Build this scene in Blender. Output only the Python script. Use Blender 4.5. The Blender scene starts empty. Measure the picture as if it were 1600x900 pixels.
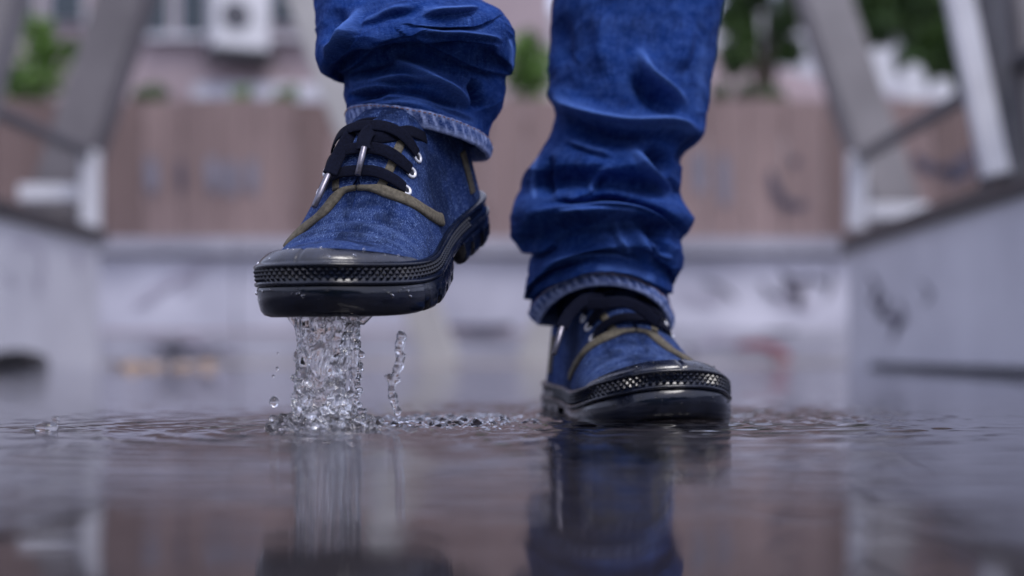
import bpy, bmesh, math, random
import numpy as np
from mathutils import Vector, Matrix, noise
from mathutils.bvhtree import BVHTree

random.seed(7)
rng = np.random.default_rng(7)
SC = bpy.context.scene
COL = SC.collection
R = math.radians

# ------------------------------------------------------------------ camera
F, PX, PY, CAMH = 2222.2, 825.0, 552.0, 0.0526
cd = bpy.data.cameras.new('camera')
cam = bpy.data.objects.new('camera', cd)
COL.objects.link(cam)
cam.location = (0, 0, CAMH)
cam.rotation_euler = (R(90), 0, 0)
cd.sensor_width = 36
cd.lens = 50
cd.shift_x = -(PX - 800) / 1600
cd.shift_y = (PY - 450) / 1600
cd.clip_start = 0.02
cd.clip_end = 2000
cd.dof.use_dof = True
cd.dof.focus_distance = 1.015
cd.dof.aperture_fstop = 2.8
SC.camera = cam

# ------------------------------------------------------------------ world, sun, exposure
SUN_EL, SUN_AZ = 62, 150            # an overcast afternoon: the sun is only a broad soft patch behind the camera
w = bpy.data.worlds.new('World')
SC.world = w
w.use_nodes = True
wn = w.node_tree.nodes
wl = w.node_tree.links
sky = wn.new('ShaderNodeTexSky')
sky.sky_type = 'NISHITA'
sky.sun_disc = False
sky.sun_elevation = R(SUN_EL)
sky.sun_rotation = R(SUN_AZ)
sky.air_density = 1.0
sky.dust_density = 2.5
sky.ozone_density = 2.0
cloud = wn.new('ShaderNodeMixRGB')        # an even cloud layer veils most of the blue
cloud.inputs[0].default_value = 0.62
cloud.inputs[2].default_value = (5.65, 5.75, 7.7, 1)
wl.new(sky.outputs[0], cloud.inputs[1])
wl.new(cloud.outputs[0], wn['Background'].inputs[0])
wn['Background'].inputs[1].default_value = 0.108
sl = bpy.data.lights.new('sun', 'SUN')
sl.energy = 1.1
sl.angle = R(24)
sl.color = (1.0, 0.965, 0.95)
sun = bpy.data.objects.new('sun', sl)
COL.objects.link(sun)
el, az = R(SUN_EL), R(SUN_AZ)
sdir = Vector((math.sin(az) * math.cos(el), math.cos(az) * math.cos(el), math.sin(el)))
sun.rotation_euler = sdir.to_track_quat('Z', 'Y').to_euler()
SC.view_settings.view_transform = 'Standard'
SC.view_settings.look = 'None'
SC.view_settings.exposure = 0.9
SC.view_settings.gamma = 1.0
SC.cycles.max_bounces = 24
SC.cycles.transmission_bounces = 24
SC.cycles.transparent_max_bounces = 16


# ------------------------------------------------------------------ helpers
def W(px, py, d):
    """a point seen at photo pixel (px, py), d metres in front of the camera"""
    return Vector(((px - PX) / F * d, d, CAMH + (PY - py) / F * d))


def smooth(a, b, x):
    t = np.clip((np.asarray(x, float) - a) / (b - a), 0, 1)
    return t * t * (3 - 2 * t)


def tag(o, label=None, cat=None, group=None, kind=None):
    if label: o['label'] = label
    if cat: o['category'] = cat
    if group: o['group'] = group
    if kind: o['kind'] = kind
    return o


def empty(name, loc=(0, 0, 0), parent=None):
    o = bpy.data.objects.new(name, None)
    o.empty_display_size = 0.05
    COL.objects.link(o)
    o.location = loc
    if parent: o.parent = parent
    return o


def mesh(name, verts, faces, mat=None, parent=None, sm=True, attrs=None, uv=None):
    me = bpy.data.meshes.new(name)
    me.from_pydata([tuple(map(float, v)) for v in verts], [], [tuple(map(int, f)) for f in faces])
    me.update()
    if mat: me.materials.append(mat)
    if sm:
        me.polygons.foreach_set('use_smooth', [True] * len(me.polygons))
    for k, a in (attrs or {}).items():
        at = me.attributes.new(k, 'FLOAT', 'POINT')
        at.data.foreach_set('value', np.asarray(a, np.float32))
    if uv is not None:
        l = me.uv_layers.new(name='uv')
        idx = np.zeros(len(me.loops), np.int32)
        me.loops.foreach_get('vertex_index', idx)
        l.data.foreach_set('uv', np.asarray(uv, np.float32)[idx].ravel())
    o = bpy.data.objects.new(name, me)
    COL.objects.link(o)
    if parent: o.parent = parent
    return o


class MB:
    """collects simple shapes for one mesh"""
    def __init__(s):
        s.v, s.f = [], []

    def add(s, v, f):
        b = len(s.v)
        s.v += [tuple(p) for p in v]
        s.f += [tuple(i + b for i in q) for q in f]

    def box(s, c, d, rot=None, bev=0.0):
        bm = bmesh.new()
        bmesh.ops.create_cube(bm, size=1)
        for v in bm.verts:
            v.co = Vector((v.co.x * d[0], v.co.y * d[1], v.co.z * d[2]))
        if bev:
            bmesh.ops.bevel(bm, geom=bm.edges[:], offset=bev, segments=2, affect='EDGES', profile=0.6)
        M = rot.to_4x4() if rot else Matrix()
        M = Matrix.Translation(c) @ M
        bm.verts.ensure_lookup_table()
        s.add([M @ v.co for v in bm.verts], [[v.index for v in f.verts] for f in bm.faces])
        bm.free()

    def bar(s, a, b, wx, wy, bev=0.0, up=(0, 1, 0)):
        """a box beam from a to b"""
        a, b = Vector(a), Vector(b)
        z = (b - a).normalized()
        y = Vector(up)
        x = y.cross(z).normalized()
        y = z.cross(x)
        s.box((a + b) / 2, (wx, wy, (b - a).length), Matrix((x, y, z)).transposed(), bev)

    def tube(s, pts, rad, n=8, cap=True):
        pts = [Vector(p) for p in pts]
        rads = rad if hasattr(rad, '__len__') else [rad] * len(pts)
        ref = Vector((0.13, 0.37, 0.92)).normalized()
        rings = []
        for i, p in enumerate(pts):
            t = (pts[min(i + 1, len(pts) - 1)] - pts[max(i - 1, 0)]).normalized()
            x = t.cross(ref)
            if x.length < 1e-3: x = t.cross(Vector((1, 0, 0)))
            x.normalize()
            y = t.cross(x)
            rings.append([p + (x * math.cos(k * 2 * math.pi / n) + y * math.sin(k * 2 * math.pi / n)) * rads[i] for k in range(n)])
        v = [q for r in rings for q in r]
        f = [(i * n + k, i * n + (k + 1) % n, (i + 1) * n + (k + 1) % n, (i + 1) * n + k) for i in range(len(pts) - 1) for k in range(n)]
        if cap:
            f.append(tuple(range(n))[::-1])
            f.append(tuple((len(pts) - 1) * n + k for k in range(n)))
        s.add(v, f)

    def build(s, name, mat, parent=None, sm=False, **k):
        return mesh(name, s.v, s.f, mat, parent, sm, **k)


def loft_faces(nr, nc, closed=True):
    f = []
    m = nc if closed else nc - 1
    for i in range(nr - 1):
        for j in range(m):
            k = (j + 1) % nc
            f.append((i * nc + j, (i + 1) * nc + j, (i + 1) * nc + k, i * nc + k))
    return f


_ib = bmesh.new(); bmesh.ops.create_icosphere(_ib, subdivisions=2, radius=1)
ICO_V = np.array([tuple(v_.co) for v_ in _ib.verts]); ICO_F = np.array([[v_.index for v_ in f_.verts] for f_ in _ib.faces]); _ib.free()


def crom(P, n, closed=False):
    """Catmull-Rom through P, n samples by parameter"""
    P = np.asarray(P, float)
    m = len(P)
    u = np.linspace(0, m if closed else m - 1, n, endpoint=not closed)
    i = np.floor(u).astype(int)
    if not closed: i = np.clip(i, 0, m - 2)
    t = (u - i)[:, None]
    g = (lambda k: P[(i + k) % m]) if closed else (lambda k: P[np.clip(i + k, 0, m - 1)])
    p0, p1, p2, p3 = g(-1), g(0), g(1), g(2)
    return 0.5 * (2 * p1 + (p2 - p0) * t + (2 * p0 - 5 * p1 + 4 * p2 - p3) * t ** 2 + (3 * p1 - p0 - 3 * p2 + p3) * t ** 3)


# ------------------------------------------------------------------ materials
class NT:
    def __init__(s, name):
        s.m = bpy.data.materials.new(name)
        s.m.use_nodes = True
        s.t = s.m.node_tree
        s.b = s.t.nodes['Principled BSDF']
        s.out = s.t.nodes['Material Output']

    def n(s, typ, **k):
        x = s.t.nodes.new('ShaderNode' + typ)
        for a, v in k.items(): setattr(x, a, v)
        return x

    def l(s, a, b):
        s.t.links.new(a, b)

    def coords(s, kind='Object', scale=(1, 1, 1)):
        tc = s.n('TexCoord')
        mp = s.n('Mapping')
        mp.inputs['Scale'].default_value = scale
        s.l(tc.outputs[kind], mp.inputs[0])
        return mp.outputs[0]

    def noise(s, vec, scale, detail=4, rough=0.6, dist=0.0):
        x = s.n('TexNoise')
        x.inputs['Scale'].default_value = scale
        x.inputs['Detail'].default_value = detail
        x.inputs['Roughness'].default_value = rough
        x.inputs['Distortion'].default_value = dist
        s.l(vec, x.inputs['Vector'])
        return x.outputs['Fac']

    def ramp(s, fac, stops):
        x = s.n('ValToRGB')
        e = x.color_ramp.elements
        while len(e) < len(stops): e.new(0.5)
        for q, (p, c) in zip(e, stops):
            q.position = p
            q.color = (*c, 1) if len(c) == 3 else c
        s.l(fac, x.inputs[0])
        return x.outputs[0]

    def mix(s, fac, a, b, typ='MIX'):
        x = s.n('MixRGB', blend_type=typ)
        for v, i in ((fac, 0), (a, 1), (b, 2)):
            if hasattr(v, 'is_linked'): s.l(v, x.inputs[i])
            elif i == 0: x.inputs[0].default_value = v
            else: x.inputs[i].default_value = (*v, 1)
        return x.outputs[0]

    def math(s, op, a, b=0.0):
        x = s.n('Math', operation=op)
        for v, i in ((a, 0), (b, 1)):
            if hasattr(v, 'is_linked'): s.l(v, x.inputs[i])
            else: x.inputs[i].default_value = v
        return x.outputs[0]

    def attr(s, name):
        return s.n('Attribute', attribute_name=name).outputs['Fac']

    def bump(s, h, strength=0.3, dist=0.001, prev=None):
        x = s.n('Bump')
        x.inputs['Strength'].default_value = strength
        x.inputs['Distance'].default_value = dist
        s.l(h, x.inputs['Height'])
        if prev: s.l(prev, x.inputs['Normal'])
        s.l(x.outputs[0], s.b.inputs['Normal'])
        return x.outputs[0]

    def set(s, **k):
        for a, v in k.items():
            i = s.b.inputs[a.replace('_', ' ')]
            if hasattr(v, 'is_linked'): s.l(v, i)
            else: i.default_value = (*v, 1) if isinstance(v, tuple) and len(v) == 3 else v
        return s


def plain(name, c1, c2, scale=8, rough=0.7, bump=0.2, bd=0.002, detail=6, stretch=(1, 1, 1), **k):
    t = NT(name)
    v = t.coords('Object', stretch)
    n = t.noise(v, scale, detail)
    t.set(Base_Color=t.ramp(n, [(0.3, c1), (0.7, c2)]), Roughness=rough, **k)
    if bump: t.bump(t.noise(v, scale * 6, 4), bump, bd)
    return t.m


def denim(name, dark, mid, pale, speck=0.5, wet=0.0):
    t = NT(name)
    uv = t.coords('UV')
    uvw = t.coords('UV', (1, 2.6, 1))
    big = t.noise(uv, 26, 4)
    fade = t.attr('fade')
    fine = t.noise(t.coords('UV', (0.55, 1.7, 1)), 760, 2, 0.7)
    med = t.noise(t.coords('UV', (1, 1.5, 1)), 150, 3, 0.7)
    base = t.ramp(big, [(0.28, dark), (0.72, mid)])
    spk = t.ramp(fine, [(0.50, (0, 0, 0)), (0.66, (1, 1, 1))])
    dash = t.ramp(med, [(0.36, (0.06,) * 3), (0.64, (1, 1, 1))])
    amt = t.math('MULTIPLY', t.math('MULTIPLY', spk, dash), speck)
    warp = t.noise(t.coords('UV', (1, 0.07, 1)), 620, 2, 0.7)
    base = t.mix(t.ramp(warp, [(0.42, (0, 0, 0)), (0.66, (0.5,) * 3)]), base, t.mix(0.16, mid, pale))
    base = t.mix(t.math('MULTIPLY', t.ramp(t.noise(t.coords('UV', (1, 0.8, 1)), 95, 4, 0.75), [(0.42, (0, 0, 0)), (0.62, (1, 1, 1))]), 0.07 if wet else 0.15), base, pale)
    c = t.mix(amt, base, pale)
    f2 = t.math('MULTIPLY', fade, t.ramp(fine, [(0.3, (0.5,) * 3), (0.62, (1, 1, 1))]))
    c = t.mix(f2, c, pale)
    if wet:
        wm_ = t.ramp(t.noise(t.coords('UV', (1, 1, 1)), 17, 5, 0.65, 0.4), [(0.50, (0, 0, 0)), (0.60, (1, 1, 1))])
        c = t.mix(t.math('MULTIPLY', wm_, wet), c, (0.0012, 0.004, 0.018))
    t.set(Base_Color=c, Roughness=0.9, Specular_IOR_Level=0.06)
    t.bump(fine, 0.6, 0.0006)
    return t.m


M = {}
M['jeans'] = denim('jeans_denim', (0.0018, 0.0085, 0.058), (0.0045, 0.031, 0.172), (0.085, 0.17, 0.48), 0.5)
M['canvas'] = denim('shoe_denim', (0.0016, 0.0055, 0.032), (0.0046, 0.021, 0.115), (0.15, 0.225, 0.44), 0.9, 0.65)
M['hem'] = denim('hem_denim', (0.006, 0.020, 0.10), (0.012, 0.048, 0.20), (0.46, 0.55, 0.86), 0.6)
t = NT('black_rubber')
v = t.coords('Object')
n = t.noise(v, 60, 5)
t.set(Base_Color=t.ramp(n, [(0.35, (0.0022, 0.0034, 0.0085)), (0.75, (0.0065, 0.0095, 0.022))]),
      Roughness=t.ramp(t.noise(v, 45, 5, 0.7), [(0.35, (0.08,) * 3), (0.7, (0.34,) * 3)]), IOR=1.5)
t.b.inputs['Specular IOR Level'].default_value = 0.5
b1 = t.bump(t.noise(v, 420, 3), 0.12, 0.0005)
t.bump(t.noise(v, 60, 3), 0.16, 0.0015, b1)
M['rubber'] = t.m
t = NT('dusty_rubber')
v = t.coords('Object')
t.set(Base_Color=t.ramp(t.noise(v, 90, 6, 0.7), [(0.38, (0.003, 0.0042, 0.010)), (0.72, (0.016, 0.021, 0.042))]),
      Roughness=t.ramp(t.noise(v, 38, 5, 0.7), [(0.35, (0.10,) * 3), (0.65, (0.38,) * 3)]), Specular_IOR_Level=0.8)
t.bump(t.noise(v, 500, 3), 0.3, 0.0005)
M['cap'] = t.m
M['lace'] = plain('black_lace_weave', (0.0016, 0.0022, 0.007), (0.006, 0.008, 0.022), 700, 0.95, 0.6, 0.0006, Specular_IOR_Level=0.12)
M['olive'] = plain('olive_cotton', (0.075, 0.067, 0.052), (0.165, 0.148, 0.118), 350, 0.92, 0.6, 0.0008, Specular_IOR_Level=0.1)
M['metal'] = plain('aglet_metal', (0.13, 0.125, 0.15), (0.25, 0.24, 0.28), 260, 0.38, 0.1, 0.0003, Metallic=1.0)
M['eyelet'] = plain('pale_eyelet', (0.62, 0.64, 0.68), (0.8, 0.8, 0.84), 300, 0.3, 0.0, Metallic=0.4)
M['thread'] = plain('rust_thread', (0.2, 0.09, 0.06), (0.34, 0.17, 0.12), 900, 0.85, 0.0)
M['lining'] = plain('dark_lining', (0.004, 0.006, 0.016), (0.008, 0.012, 0.03), 200, 0.9, 0.2)

M['concrete'] = plain('grey_painted_concrete', (0.43, 0.43, 0.48), (0.58, 0.58, 0.63), 2.2, 0.55, 0.25, 0.004)
M['wallpaint'] = plain('white_painted_low_wall', (0.30, 0.30, 0.37), (0.60, 0.60, 0.69), 1.3, 0.6, 0.2, 0.004)
M['wallgrey'] = plain('grey_stained_wall', (0.22, 0.22, 0.27), (0.42, 0.42, 0.49), 1.6, 0.6, 0.2, 0.004)
M['darkpillar'] = plain('dark_concrete', (0.075, 0.068, 0.075), (0.19, 0.175, 0.185), 2.5, 0.75, 0.3, 0.005)  # darker concrete tone, used on the far left pillar
M['pillar'] = plain('weathered_concrete', (0.145, 0.135, 0.142), (0.26, 0.245, 0.252), 2.5, 0.75, 0.3, 0.005)
M['palepillar'] = plain('pale_concrete', (0.30, 0.29, 0.29), (0.44, 0.43, 0.43), 2.5, 0.75, 0.3, 0.005)
M['coping'] = plain('dark_wet_stone', (0.02, 0.019, 0.022), (0.045, 0.042, 0.046), 6, 0.4, 0.2, 0.003)
M['darksteel'] = plain('dark_painted_steel', (0.05, 0.05, 0.06), (0.08, 0.08, 0.095), 8, 0.45, 0.1)
M['whitesteel'] = plain('white_painted_steel', (0.50, 0.50, 0.54), (0.64, 0.64, 0.68), 6, 0.4, 0.1)
M['plaster'] = plain('pink_plaster', (0.31, 0.245, 0.26), (0.41, 0.33, 0.345), 1.1, 0.85, 0.2, 0.006)
M['board'] = plain('rust_brown_boards', (0.17, 0.12, 0.116), (0.27, 0.196, 0.187), 2.4, 0.8, 0.3, 0.004, stretch=(1, 1, 0.25))
M['boarddark'] = plain('dark_brown_boards', (0.11, 0.074, 0.07), (0.18, 0.125, 0.118), 2.4, 0.8, 0.3, 0.004, stretch=(1, 1, 0.25))
M['roof'] = plain('mauve_roof', (0.17, 0.13, 0.145), (0.25, 0.19, 0.2), 3, 0.8, 0.2)
M['white'] = plain('white_casing', (0.52, 0.52, 0.55), (0.64, 0.64, 0.67), 5, 0.5, 0.05)
M['dark'] = plain('dark_void', (0.012, 0.014, 0.018), (0.025, 0.028, 0.034), 4, 0.5, 0.1)
M['glass'] = plain('window_glass', (0.02, 0.03, 0.04), (0.04, 0.055, 0.065), 2, 0.08, 0.0)
M['ink'] = plain('spray_paint_ink', (0.025, 0.024, 0.045), (0.06, 0.058, 0.095), 9, 0.6, 0.0)
M['inkred'] = plain('spray_paint_red', (0.16, 0.03, 0.045), (0.25, 0.07, 0.085), 9, 0.6, 0.0)
M['silt'] = plain('wet_silt', (0.13, 0.115, 0.11), (0.26, 0.235, 0.225), 3, 0.55, 0.4, 0.004)
M['inkmid'] = plain('faded_blue_spray', (0.13, 0.125, 0.16), (0.21, 0.20, 0.245), 9, 0.6, 0.0)
M['inkpale'] = plain('spray_paint_pale', (0.34, 0.32, 0.40), (0.44, 0.42, 0.5), 9, 0.6, 0.0)
M['leaf'] = plain('green_leaves', (0.06, 0.13, 0.02), (0.14, 0.26, 0.045), 5, 0.5, 0.0)
M['leafdark'] = plain('dark_green_leaves', (0.014, 0.034, 0.010), (0.085, 0.16, 0.035), 3.5, 0.5, 0.0)
M['bark'] = plain('bark', (0.05, 0.04, 0.032), (0.1, 0.08, 0.065), 9, 0.9, 0.5)
M['yellowleaf'] = plain('wet_yellow_leaf', (0.30, 0.19, 0.10), (0.42, 0.28, 0.16), 9, 0.5, 0.0)
M['pave'] = plain('wet_pavement', (0.026, 0.025, 0.030), (0.10, 0.095, 0.108), 22, 0.5, 0.4, 0.004)

t = NT('rain_water')          # clear water: mirror by Fresnel, the pavement shows through where one looks down into it
fr = t.n('Fresnel'); fr.inputs['IOR'].default_value = 1.46
tr = t.n('BsdfTransparent'); tr.inputs[0].default_value = (0.72, 0.69, 0.69, 1)
gl = t.n('BsdfGlossy'); gl.inputs['Roughness'].default_value = 0.0; gl.inputs['Color'].default_value = (0.96, 0.96, 0.98, 1)
mx = t.n('MixShader')
vv = t.coords('Object', (1, 2.2, 1))
bp = t.n('Bump'); bp.inputs['Strength'].default_value = 0.35; bp.inputs['Distance'].default_value = 0.0042
sx_ = t.n('SeparateXYZ'); t.l(t.coords('Object'), sx_.inputs[0])      # calm round the feet, wind-ruffled further off
mr_ = t.n('MapRange'); mr_.inputs['From Min'].default_value = 0.9; mr_.inputs['From Max'].default_value = 2.0; mr_.inputs['To Min'].default_value = 0.07; mr_.inputs['To Max'].default_value = 0.42
t.l(sx_.outputs[1], mr_.inputs['Value']); t.l(mr_.outputs[0], bp.inputs['Strength'])
rip = t.math('ADD', t.noise(vv, 5, 3, 0.5), t.math('MULTIPLY', t.noise(t.coords('Object', (0.55, 1.5, 1)), 20, 3, 0.55, 0.6), 0.75))
t.l(rip, bp.inputs['Height'])
t.l(bp.outputs[0], gl.inputs['Normal']); t.l(bp.outputs[0], fr.inputs['Normal'])
t.l(fr.outputs[0], mx.inputs[0]); t.l(tr.outputs[0], mx.inputs[1]); t.l(gl.outputs[0], mx.inputs[2])
t.l(mx.outputs[0], t.out.inputs['Surface'])
M['water'] = t.m
t = NT('splash_water')
t.set(Base_Color=(1, 1, 1), Roughness=0.0, IOR=1.333)
t.b.inputs['Transmission Weight'].default_value = 1.0
M['splash'] = t.m

# ------------------------------------------------------------------ ground and water
gb = MB()
gb.add([(-400, -60, -0.034), (400, -60, -0.034), (400, 900, -0.034), (-400, 900, -0.034)], [(0, 1, 2, 3)])
tag(gb.build('pavement', M['pave']), 'dark wet pavement lying under the rain water', kind='structure')


def spaced(a, b, lo, hi, step, grow=1.14):
    c = list(np.arange(a, b + 1e-9, step))
    s, x = step, a
    left = []
    while x > lo:
        s *= grow; x -= s; left.append(max(x, lo))
    s, x = step, c[-1]
    right = []
    while x < hi:
        s *= grow; x += s; right.append(min(x, hi))
    return np.array(left[::-1] + c + right)


SPL = np.array([-0.139, 0.957])      # foot of the splash
xs = spaced(-0.42, 0.45, -60, 60, 0.0022)
ys = spaced(0.50, 1.62, -3, 90, 0.0026, 1.08)
X, Y = np.meshgrid(xs, ys)


def rings(X, Y, c, lam, amp, decay, ph=0.0, r0=0.0, yw=1.0):
    r = np.hypot(X - c[0], (Y - c[1]) * yw)
    wob = 0.35 * np.sin(3 * np.arctan2(Y - c[1], X - c[0]) + ph * 3)
    return amp * np.sin(2 * math.pi * (r - r0) / lam + ph + wob) * np.exp(-np.maximum(r - r0, 0) / decay) * smooth(r0 * 0.3, r0 + 0.01, r)


def vnoise(X, Y, sx, sy, seed, octv=3):
    out = np.zeros(X.size)
    xf, yf = (X * sx).ravel(), (Y * sy).ravel()
    for i in range(X.size):
        out[i] = noise.fractal((xf[i], yf[i], seed), 1.0, 2.0, octv)
    return out.reshape(X.shape)


Z = rings(X, Y, SPL, 0.034, 0.00060, 0.15, 0.4, 0.03)
Z += rings(X, Y, SPL, 0.019, 0.00028, 0.12, 1.7, 0.03)
Z += rings(X, Y, (0.12, 1.15), 0.028, 0.00050, 0.14, 1.1, 0.07, 0.9)
Z += rings(X, Y, (0.17, 1.10), 0.016, 0.00020, 0.10, 2.1, 0.03)
Z += rings(X, Y, (0.06, 1.33), 0.024, 0.0003, 0.12, 2.1, 0.03)
Z += rings(X, Y, (-0.335, 0.99), 0.014, 0.0003, 0.03, 0.3, 0.012)
near = (X > -0.8) & (X < 0.8) & (Y > 0.3) & (Y < 3)
nx = np.zeros_like(X)
iy = np.where((ys > 0.3) & (ys < 2.4))[0]; ix = np.where((xs > -0.6) & (xs < 0.65))[0]
sub = np.ix_(iy, ix)
nx[sub] = vnoise(X[sub], Y[sub], 9, 26, 2.0, 3)
mask = np.exp(-((X - 0.0) / 0.34) ** 2 - ((Y - 1.1) / 0.42) ** 2)
Z *= 1.45
Z += nx * 0.0009 * (0.25 + mask)
# churned patch where the sole has just left the water
ch = np.exp(-(np.abs((X + 0.066) / 0.068)) ** 3 - (np.abs((Y - 1.10) / 0.13)) ** 3)
ci = np.where((ys > 0.86) & (ys < 1.34))[0]; cj = np.where((xs > -0.18) & (xs < 0.06))[0]
cs = np.ix_(ci, cj)
cn = np.zeros_like(X)
cn[cs] = vnoise(X[cs], Y[cs], 85, 70, 5.0, 4)
Z += ch * (np.abs(cn) * 0.0062 - 0.001)
# water climbing at the foot of the splash
r = np.hypot(X - SPL[0], Y - SPL[1])
Z += 0.004 * np.exp(-(r / 0.03) ** 2)
Z *= smooth(60, 20, np.abs(X)) * smooth(90, 30, Y)
Vv = np.stack([X, Y, Z], -1).reshape(-1, 3)
ny_, nx_ = X.shape
ff = []
idx = np.arange(ny_ * nx_).reshape(ny_, nx_)
q = np.stack([idx[:-1, :-1], idx[:-1, 1:], idx[1:, 1:], idx[1:, :-1]], -1).reshape(-1, 4)
wm = bpy.data.meshes.new('water')
wm.vertices.add(len(Vv)); wm.vertices.foreach_set('co', Vv.astype(np.float32).ravel())
wm.loops.add(q.size); wm.loops.foreach_set('vertex_index', q.astype(np.int32).ravel())
wm.polygons.add(len(q)); wm.polygons.foreach_set('loop_start', np.arange(0, q.size, 4, dtype=np.int32))
wm.polygons.foreach_set('use_smooth', np.ones(len(q), bool))
wm.update(calc_edges=True); wm.materials.append(M['water'])
wo = bpy.data.objects.new('water', wm); COL.objects.link(wo)
tag(wo, 'shallow rain water covering the whole path, rippled round the feet', kind='structure')


# a bank of wet silt rises out of the puddle along the far walls
bx, by = np.meshgrid(np.linspace(-6, 6, 90), np.linspace(4.2, 8.4, 70))
bz = 0.016 * smooth(4.9, 6.6, by) - 0.008 + 0.006 * vnoise(bx, by, 1.1, 1.6, 4.0, 3)
sb = mesh('silt_bank', np.stack([bx, by, bz], -1).reshape(-1, 3), loft_faces(70, 90, False), M['silt'])
tag(sb, 'low bank of wet silt between the puddle and the far wall', kind='structure')


# ------------------------------------------------------------------ the path's parapets, rails and pillars
def parapet(name, X0, side, ztop, y0, y1, zbot, label, mat):
    """inner face at X0; thickness goes outward; zbot(y) is the lower edge of the inner face (drain gaps)"""
    root = empty(name, (X0, y1, 0))
    tag(root, label, 'parapet', 'parapets along the flooded path')
    T = 0.30
    yy = np.concatenate([np.linspace(y0, 4.0, 8), np.linspace(4.02, y1, 80)])
    v, f = [], []
    for y in yy:
        zb = zbot(y)
        v += [(X0, y, zb), (X0, y, ztop - 0.055), (X0 + side * 0.09, y, zb), (X0 + side * T, y, ztop - 0.055), (X0 + side * T, y, -0.05)]
    n = len(yy)
    for i in range(n - 1):
        a, b = i * 5, (i + 1) * 5
        f += [(a, b, b + 1, a + 1), (a, a + 2, b + 2, b), (a + 1, b + 1, b + 3, a + 3), (a + 3, b + 3, b + 4, a + 4), (a + 2, a + 4, b + 4, b + 2)]
    e = (n - 1) * 5
    f += [(e, e + 1, e + 3, e + 4, e + 2), (0, 2, 4, 3, 1)]
    v = [(p[0] - X0, p[1] - y1, p[2]) for p in v]
    wall = mesh('wall', v, f, mat, root, False)
    c = MB()
    nst = 9
    L = (y1 - y0 + 0.04) / nst
    for k in range(nst):
        c = MB()
        c.box(Vector((side * (T / 2), -(y1 - y0) - 0.02 + L * (k + 0.5) + 0.02, ztop - 0.0265)), (T + 0.05, L - 0.006, 0.056), bev=0.006)
        c.build('coping_stone', M['coping'], root)
    return root


def left_gap(y):
    return 0.012 + 0.052 * max(0.0, 1 - ((y - 4.78) / 0.34) ** 2) ** 0.6 if abs(y - 4.78) < 0.34 else -0.05


def right_gap(y):
    return 0.016 if y < 5.35 else -0.05


pl = parapet('parapet', -1.719, -1, 0.548, -5.0, 5.7, left_gap, 'grey parapet wall on the left with a dark drain arch at its foot', M['concrete'])
pr = parapet('parapet', 1.283, 1, 0.515, -5.0, 5.7, right_gap, 'grey parapet wall on the right with scribbles and a dark slot along its foot', M['concrete'])


def strokes_mesh(name, pts_list, wid, to3, mat, parent, thick=0.003):
    """flat paint strokes: ribbons lying a little proud of a wall"""
    for pts, wd in zip(pts_list, wid):
        b = MB()
        c = crom(pts, max(6, len(pts) * 5))
        P = []
        for i, p in enumerate(c):
            d = c[min(i + 1, len(c) - 1)] - c[max(i - 1, 0)]
            d = d / (np.hypot(*d) + 1e-9)
            nrm = np.array([-d[1], d[0]])
            ww = wd * (0.45 + 0.55 * math.sin(math.pi * (i + 0.8) / (len(c) + 0.6)))
            P.append((to3(*(p - nrm * ww / 2)), to3(*(p + nrm * ww / 2))))
        v = [x for pr_ in P for x in pr_]
        b.add(v, [(2 * i, 2 * i + 1, 2 * i + 3, 2 * i + 2) for i in range(len(P) - 1)])
        b.build(name, mat, parent)


# scribbles on the right parapet (painted on its inner face)
def on_right(px, py):
    d = 1.283 * F / (px - PX)
    p = W(px, py, d)
    return (-0.003, p.y - 5.7, p.z)


strokes_mesh('graffiti', [[(1360, 430), (1372, 452), (1366, 470), (1382, 490)], [(1385, 462), (1380, 492), (1402, 500), (1396, 530)],
                          [(1405, 470), (1412, 500), (1398, 515)], [(1440, 440), (1455, 460), (1445, 475)]], [9, 12, 7, 5], on_right, M['ink'], pr)


def on_left(px, py):
    d = 1.719 * F / (PX - px)
    p = W(px, py, d)
    return (0.003, p.y - 5.7, p.z)


strokes_mesh('graffiti', [[(20, 385), (35, 380), (60, 390), (68, 440)], [(55, 430), (62, 460)], [(118, 390), (124, 425)], [(10, 430), (25, 450)]], [6, 5, 7, 4], on_left, M['inkpale'], pl)


def railing(X0, side, zt, armz, label):
    root = empty('railing', (X0, 5.7, 0))
    tag(root, label, 'railing', 'railings on the parapets')
    b = MB(); b.box(Vector((side * 0.034, 0.0, 0.70)), (0.07, 0.06, zt - 0.53), bev=0.006)
    b.build('end_post', M['whitesteel'], root)
    b = MB(); b.box(Vector((side * 0.19, 0.0, armz)), (0.236, 0.10, 0.065), bev=0.006)
    b.build('cross_plate', M['whitesteel'], root)
    b = MB(); b.bar((side * 0.05, -4.1, zt), (side * 0.05, 0.03, zt), 0.05, 0.035, 0.008, (0, 0, 1))
    b.build('handrail', M['darksteel'], root)
    for y in (-2.7, -1.55) if side > 0 else (-2.9,):
        b = MB(); b.box(Vector((side * 0.05, y, (zt + 0.52) / 2)), (0.03, 0.03, zt - 0.53))
        b.build('post', M['darksteel'], root)
    return root


railing(-1.719, -1, 0.855, 0.692, 'white ended railing on the left parapet, dark handrail above it')
railing(1.283, 1, 0.835, 0.618, 'white ended railing on the right parapet, dark handrail above it')


def pillar(a, b, wx, wy, label, plate=True, mat='pillar'):
    a, b = Vector(a), Vector(b)
    root = empty('concrete_pillar', a)
    tag(root, label, 'pillar', 'leaning pillars beside the path')
    m = MB(); m.bar((0, 0, 0), b - a, wx, wy, 0.015)
    m.build('shaft', M[mat], root)
    if plate:
        m = MB(); m.box(Vector((0, 0, 0.012)), (wx * 1.35, wy * 1.35, 0.03), bev=0.004)
        m.build('base_plate', M['darksteel'], root)
    return root


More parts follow.
